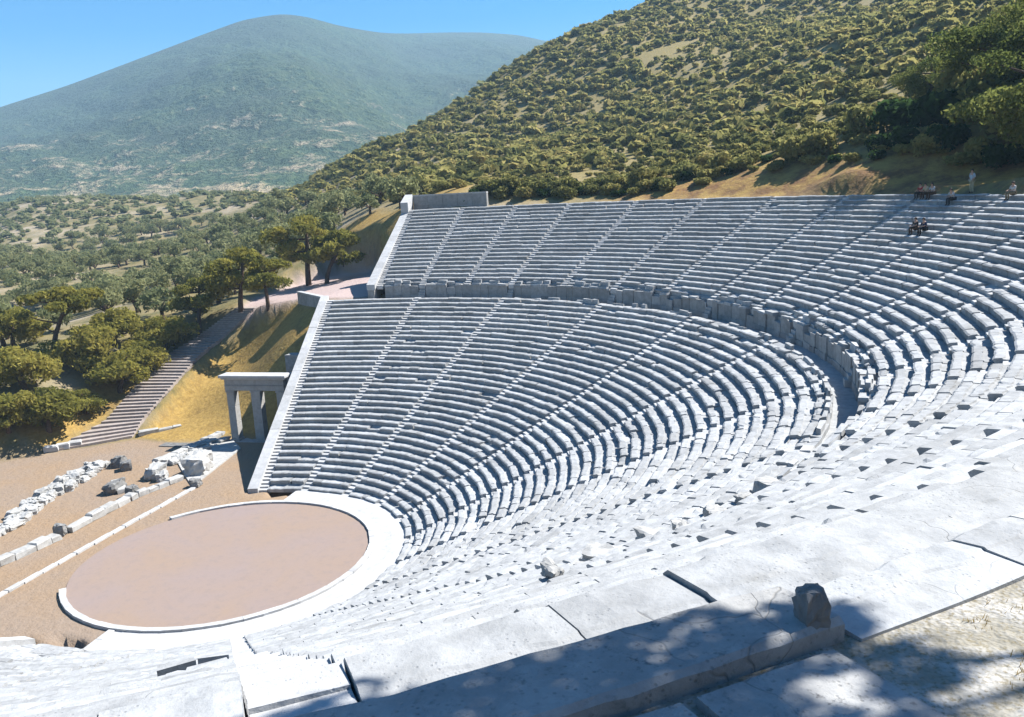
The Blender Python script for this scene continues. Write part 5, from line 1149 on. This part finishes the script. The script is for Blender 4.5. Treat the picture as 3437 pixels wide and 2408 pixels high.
# ------------------------------------------------------------------ people
SK = plain('skin', (.45, .27, .19), .6); HAIR = plain('hair', (.05, .035, .025), .7)
def skin_obj(name, pts, edges, rad, mat, parent=None, root=0, sub=1):
    me = bpy.data.meshes.new(name); me.from_pydata([tuple(p) for p in pts], edges, []); me.update()
    o = bpy.data.objects.new(name, me); COL.objects.link(o)
    if parent: o.parent = parent
    sk = o.modifiers.new('skin', 'SKIN')
    if not me.skin_vertices: me.skin_vertices.new() if hasattr(me.skin_vertices, 'new') else None
    for i, r in enumerate(rad):
        v = me.skin_vertices[0].data[i]; v.radius = (r, r) if not isinstance(r, tuple) else r; v.use_root = (i == root)
    sb = o.modifiers.new('smooth', 'SUBSURF'); sb.levels = sub; sb.render_levels = sub
    bpy.context.view_layer.update()
    dg = bpy.context.evaluated_depsgraph_get()
    nm = bpy.data.meshes.new_from_object(o.evaluated_get(dg))
    o.modifiers.clear(); o.data = nm; nm.materials.clear(); nm.materials.append(mat)
    nm.polygons.foreach_set('use_smooth', np.ones(len(nm.polygons), dtype=bool))
    return o
def person(loc, rz, label, shirt, trousers, sit=True, lean=0.0, hat=None, hair=(.05, .035, .025), arms='knees', skirt=False, group=None):
    """local +Y is the way the person faces; origin on the ground under the feet (standing) or on the seat (sitting)"""
    t = empty('person', loc, label, 'person', group, rz)
    if sit:
        P = {'pel': (0, 0, .11), 'sp': (0, .02 + lean * .3, .34), 'ch': (0, .04 + lean * .7, .52), 'nk': (0, .05 + lean, .63), 'hd': (0, .08 + lean * 1.15, .73), 'cr': (0, .07 + lean * 1.2, .83)}
        for s, q in ((-1, 'l'), (1, 'r')):
            P['hip' + q] = (.09 * s, .03, .10); P['kn' + q] = (.13 * s, .45, .13); P['an' + q] = (.12 * s, .42, -.30); P['to' + q] = (.13 * s, .58, -.345)
            P['sh' + q] = (.19 * s, .04 + lean * .8, .55); P['el' + q] = (.25 * s, .14 + lean * .7, .33); P['wr' + q] = (.15 * s, .36 + lean * .4, .26)
    else:
        P = {'pel': (0, 0, .95), 'sp': (0, .01, 1.18), 'ch': (0, .01, 1.36), 'nk': (0, .02, 1.49), 'hd': (0, .04, 1.60), 'cr': (0, .03, 1.70)}
        for s, q in ((-1, 'l'), (1, 'r')):
            P['hip' + q] = (.09 * s, 0, .90); P['kn' + q] = (.11 * s, .03, .49); P['an' + q] = (.11 * s, -.01, .08); P['to' + q] = (.12 * s, .14, .03)
            P['sh' + q] = (.19 * s, .01, 1.41); P['el' + q] = (.27 * s, -.02, 1.13); P['wr' + q] = (.20 * s, .14, .95)
    names = list(P); E = [('pel', 'sp'), ('sp', 'ch'), ('ch', 'nk'), ('nk', 'hd'), ('hd', 'cr')]
    R_ = {'pel': (.15, .12), 'sp': (.135, .105), 'ch': (.15, .11), 'nk': .052, 'hd': (.078, .095), 'cr': .07}
    for q in 'lr':
        E += [('pel', 'hip' + q), ('hip' + q, 'kn' + q), ('kn' + q, 'an' + q), ('an' + q, 'to' + q), ('ch', 'sh' + q), ('sh' + q, 'el' + q), ('el' + q, 'wr' + q)]
        R_.update({'hip' + q: .085, 'kn' + q: .058, 'an' + q: .04, 'to' + q: .033, 'sh' + q: .058, 'el' + q: .042, 'wr' + q: .028})
        w, e = np.array(P['wr' + q]), np.array(P['el' + q]); d = (w - e) / np.linalg.norm(w - e); sd = 1 if q == 'r' else -1
        P['pa' + q] = tuple(w + d * .07); E.append(('wr' + q, 'pa' + q)); R_['pa' + q] = (.034, .016)
        x = np.cross(d, (0, 0, 1)); x /= np.linalg.norm(x) + 1e-9
        for fi in range(4):
            b0 = w + d * .085 + x * (.021 - .014 * fi); L = (.035, .042, .04, .03)[fi]
            P['f%d%s' % (fi, q)] = tuple(b0 + d * L * .5); P['g%d%s' % (fi, q)] = tuple(b0 + d * L + np.array([0, 0, -.015]))
            E += [('pa' + q, 'f%d%s' % (fi, q)), ('f%d%s' % (fi, q), 'g%d%s' % (fi, q))]; R_['f%d%s' % (fi, q)] = .009; R_['g%d%s' % (fi, q)] = .007
        P['th' + q] = tuple(w + d * .05 - x * .045 * sd); E.append(('wr' + q, 'th' + q)); R_['th' + q] = .010
    names = list(P); ix = {n: i for i, n in enumerate(names)}
    skin_obj('body', [P[n] for n in names], [(ix[a], ix[b]) for a, b in E], [R_[n] for n in names], SK, t)
    def wear(name, ns, es, rr, mat):
        ii = {n: i for i, n in enumerate(ns)}
        return skin_obj(name, [P[n] for n in ns], [(ii[a], ii[b]) for a, b in es], rr, mat, t)
    wear('shirt', ['sp', 'pel', 'ch', 'shl', 'shr', 'ell', 'elr'], [('sp', 'pel'), ('sp', 'ch'), ('ch', 'shl'), ('ch', 'shr'), ('shl', 'ell'), ('shr', 'elr')], [(.155, .125), (.165, .13), (.17, .13), .075, .075, .057, .057], shirt)
    wear('trousers', ['pel', 'hipl', 'hipr', 'knl', 'knr', 'anl', 'anr'], [('pel', 'hipl'), ('pel', 'hipr'), ('hipl', 'knl'), ('hipr', 'knr'), ('knl', 'anl'), ('knr', 'anr')], [(.165, .135), .10, .10, .075, .075, .058, .058], trousers)
    for q in 'lr': wear('shoe', ['an' + q, 'to' + q], [('an' + q, 'to' + q)], [.05, .043], HAIR)
    hd = np.array(P['hd']); b = MB()
    hm = HAIR if hat is None else hat
    V = []; F = []; n = 12
    for j in range(5):
        a = (PI / 2) * j / 4
        for i in range(n):
            w = 2 * PI * i / n; V.append((hd[0] + .098 * math.cos(a) * math.cos(w), hd[1] - .015 + .112 * math.cos(a) * math.sin(w), hd[2] + .035 + .115 * math.sin(a) - (.05 if j == 0 and math.sin(w) < .2 else 0)))
    for j in range(4):
        for i in range(n): F.append((j * n + i, j * n + (i + 1) % n, (j + 1) * n + (i + 1) % n, (j + 1) * n + i))
    obj('hair' if hat is None else 'hat', V, F, hm, t, None, smooth=True)
    V = [hd + (0, .098, -.005), hd + (-.014, .085, -.022), hd + (.014, .085, -.022), hd + (0, .085, .03)]
    obj('nose', V, [(0, 1, 2), (0, 2, 3), (0, 3, 1), (1, 3, 2)], SK, t, None)
    for s in (-1, 1):
        e = hd + (.03 * s, .088, .022); obj('eye', [e + (-.011, 0, 0), e + (0, .004, -.006), e + (.011, 0, 0), e + (0, .004, .006)], [(0, 1, 2, 3)], HAIR, t, None)
    e = hd + (0, .090, -.05); obj('mouth', [e + (-.022, 0, 0), e + (0, .003, -.005), e + (.022, 0, 0), e + (0, .003, .004)], [(0, 1, 2, 3)], plain('lips', (.35, .12, .1)), t, None)
    return t
WHT, CRM, RED, NVY, DRK, KHK, PBL, BRN = plain('white_cotton', (.5, .5, .49)), plain('cream_cotton', (.42, .38, .25)), plain('red_cotton', (.32, .02, .025)), plain('navy_cloth', (.02, .03, .075)), plain('dark_cloth', (.03, .028, .027)), plain('khaki_cloth', (.22, .17, .10)), plain('pale_blue_cotton', (.36, .45, .52)), plain('brown_cloth', (.09, .055, .035))
def face(x, y): return math.atan2(-x, -y) * -1
def on_rim(x, y, dz=0.0): return (x, y, H2 + .01 + dz)
def seat_at(x, y):
    D = math.hypot(x, y); i = math.floor((D - RU0) / TU); r = RU0 + i * TU + .20; k = r / D
    return (x * k, y * k, HU0 + (i + 1) * RU + .015)
PG = 'visitors sitting and standing on the top row'
for (x, y), lab, sh, tr, kw in [
    ((-25.05, 47.75), 'person in dark red sitting at the left of the group on the top row', RED, DRK, {}),
    ((-24.45, 48.05), 'person in a cream top sitting in the middle of the group on the top row', CRM, BRN, dict(lean=.1)),
    ((-23.85, 48.35), 'person in a white shirt sitting at the right of the group on the top row', WHT, BRN, dict(lean=.05)),
    ((-20.95, 49.65), 'person in a white shirt sitting bent forward beside the standing person', WHT, DRK, dict(lean=.16)),
    ((-15.95, 51.55), 'person in a pale shirt sitting near the right edge of the top row', WHT, KHK, {})]:
    person(seat_at(x, y), face(x, y), lab, sh, tr, group=PG, **kw)
person(on_rim(-22.3, 50.75, .02), face(-22, 50.4), 'person standing behind the top row in a pale blue shirt and cream trousers', PBL, CRM, sit=False, group=PG)
person(seat_at(-18.55, 46.65), face(-18.55, 46.65), 'person in dark clothes sitting at the left of a pair within the upper rows', DRK, BRN, group='pair sitting within the upper rows')
person(seat_at(-17.55, 47.0), face(-17.55, 47.0), 'person in navy sitting at the right of a pair within the upper rows', NVY, DRK, lean=.06, group='pair sitting within the upper rows')

# ------------------------------------------------------------------ loose stones near the camera
ruin(41.72, 33.50, (.20, .17, .24), .4, 'dark jagged rock standing at the right end of the shaded bench slab', None, 'dark_shaded_rock', 'loose_rock', 20.60, .16, 'rock')
x, y = 31.7, 29.5
ruin(x, y, (.55, .32, .32), .75, 'grey broken block lying askew among the pale seats below the camera', None, 'ruin_stone', 'loose_block', on_slope(x, y) - .05, .16)
ruin(21.3, 35.6, (.9, .7, .75), .3, 'dark shaded block standing at the near end of the walkway', None, 'dark_shaded_rock', 'loose_block', H1 + .9, .14)
for i, (r, s) in enumerate([(40.0, 9.05), (40.1, 8.93), (39.9, 8.8), (40.3, 8.72), (40.2, 9.2), (39.95, 9.33), (40.4, 9.13), (38.0, 8.85), (38.05, 8.98), (38.0, 9.15), (38.1, 8.7)]):
    p = PT(r, s, 0); d = RNG.uniform(.35, .8)
    ruin(p[0], p[1], (d * 1.3, d, d * .7), RNG.uniform(0, 3), 'pale tumbled stone on the ruined near part of the walkway wall', 'tumbled stones on the near part of the walkway wall', 'ruin_stone', 'tumbled_stone', (HU0 + .1) if r > 39 else H1, .16)
# dry grass in the joints and on the soil behind the near rows
def grass(name, label, spots, n, h, seed):
    r = np.random.default_rng(seed); V = []; F = []; T = []
    for (x, y, z, rad) in spots:
        for i in range(n):
            a, q = r.uniform(0, 2 * PI), rad * r.random() ** .5
            p = np.array([x + q * math.cos(a), y + q * math.sin(a), z]); d = np.array([*r.normal(0, .45, 2), 1.0]); d /= np.linalg.norm(d)
            w = np.array([math.cos(a * 3), math.sin(a * 3), 0]) * .004; L = h * r.uniform(.4, 1.2); k = len(V)
            V += [p - w, p + w, p + d * L + w * .3, p + d * L - w * .3]; F.append((k, k + 1, k + 2, k + 3)); T += [float(r.random())] * 4
    return tag(obj(name, V, F, M['dry_grass'], tone=T), label, 'grass', kind='stuff')
sp = []
for i in range(110):
    r, s = RNG.uniform(53.85, 56.2), RNG.uniform(9.4, 9.86); p = PT(r, s, 0); sp.append((p[0], p[1], gz(p[0], p[1]) - .01, RNG.uniform(.06, .22)))
grass('dry_grass', 'thin dry grass on the soil behind the nearest seats', sp, 30, .05, 5)
sp = []
for i in range(60):
    r = RU0 + RNG.integers(8, 18) * TU - .06; s = RNG.uniform(9.35, 9.8); p = PT(r, s, 0); sp.append((p[0], p[1], on_slope(p[0], p[1]) - .07, RNG.uniform(.04, .12)))
for i in range(26):
    r = RU0 + RNG.integers(12, 18) * TU - .05; s = 10 + RNG.choice([-1, 1]) * RNG.uniform(.018, .03); p = PT(r, s, 0); sp.append((p[0], p[1], on_slope(p[0], p[1]) - .2, RNG.uniform(.05, .14)))
grass('joint_grass', 'tufts of dry grass in the joints of the nearest seats and stairway', sp, 30, .09, 6)

# ------------------------------------------------------------------ air, sky, sun, camera
EL = math.radians(49.5); AZS = np.array([-.616, .788])
sv = Vector((AZS[0] * math.cos(EL), AZS[1] * math.cos(EL), math.sin(EL)))
ld = bpy.data.lights.new('sun', 'SUN'); ld.energy = 5.0; ld.angle = math.radians(.5); ld.color = (1, .975, .94)
lo = bpy.data.objects.new('sun', ld); COL.objects.link(lo); lo.rotation_euler = sv.to_track_quat('Z', 'Y').to_euler()
wd = bpy.data.worlds.new('World'); SC.world = wd; wd.use_nodes = True
nt = wd.node_tree; nt.nodes.clear()
sky = nd(nt, 'ShaderNodeTexSky'); sky.sky_type = 'NISHITA'; sky.sun_disc = False
sky.sun_elevation = EL; sky.sun_rotation = math.atan2(AZS[0], AZS[1])
sky.altitude = 300; sky.air_density = 1.0; sky.dust_density = 0.6; sky.ozone_density = 3.0
hs = nd(nt, 'ShaderNodeHueSaturation'); hs.inputs['Saturation'].default_value = SKY_SAT; hs.inputs['Value'].default_value = 1.0
bg = nd(nt, 'ShaderNodeBackground'); bg.inputs['Strength'].default_value = SKY_STR
wo = nd(nt, 'ShaderNodeOutputWorld')
nt.links.new(sky.outputs[0], hs.inputs['Color']); nt.links.new(hs.outputs[0], bg.inputs[0]); nt.links.new(bg.outputs[0], wo.inputs[0])

if HAZE > 0:
    m, nt = new_mat('haze_air')
    pv = nd(nt, 'ShaderNodeVolumePrincipled'); pv.inputs['Color'].default_value = (.48, .74, .98, 1); pv.inputs['Density'].default_value = HAZE
    pv.inputs['Anisotropy'].default_value = 0.0
    o = nd(nt, 'ShaderNodeOutputMaterial'); nt.links.new(pv.outputs[0], o.inputs['Volume'])
    b = MB(); b.box((-3600, -2400, -80), (700, 2400, 480))
    ho = b.build('haze', m, None, (0, 0, 0)); tag(ho, 'pale blue summer haze filling the valley air', 'haze', kind='stuff')

cd = bpy.data.cameras.new('camera'); co = bpy.data.objects.new('camera', cd); COL.objects.link(co)
f_ = np.array([-0.95004335, -0.24070875, -0.19868801]); r_ = np.array([-0.23517601, 0.9705952, -0.05135362]); u_ = np.array([-0.2052069, 0.00206151, 0.97871645])
mw = Matrix.Identity(4)
for i in range(3):
    mw[i][0] = r_[i]; mw[i][1] = u_[i]; mw[i][2] = -f_[i]; mw[i][3] = CAM[i]
co.matrix_world = mw
cd.sensor_width = 36.0; cd.lens = 36.0 * 2844.6875 / 3437; cd.clip_start = .05; cd.clip_end = 20000
SC.camera = co
SC.view_settings.view_transform = 'Standard'; SC.view_settings.look = 'None'; SC.view_settings.exposure = EXPO; SC.view_settings.gamma = 1.0
SC.cycles.max_bounces = 6; SC.cycles.diffuse_bounces = 3; SC.cycles.transparent_max_bounces = 8; SC.cycles.volume_bounces = 0
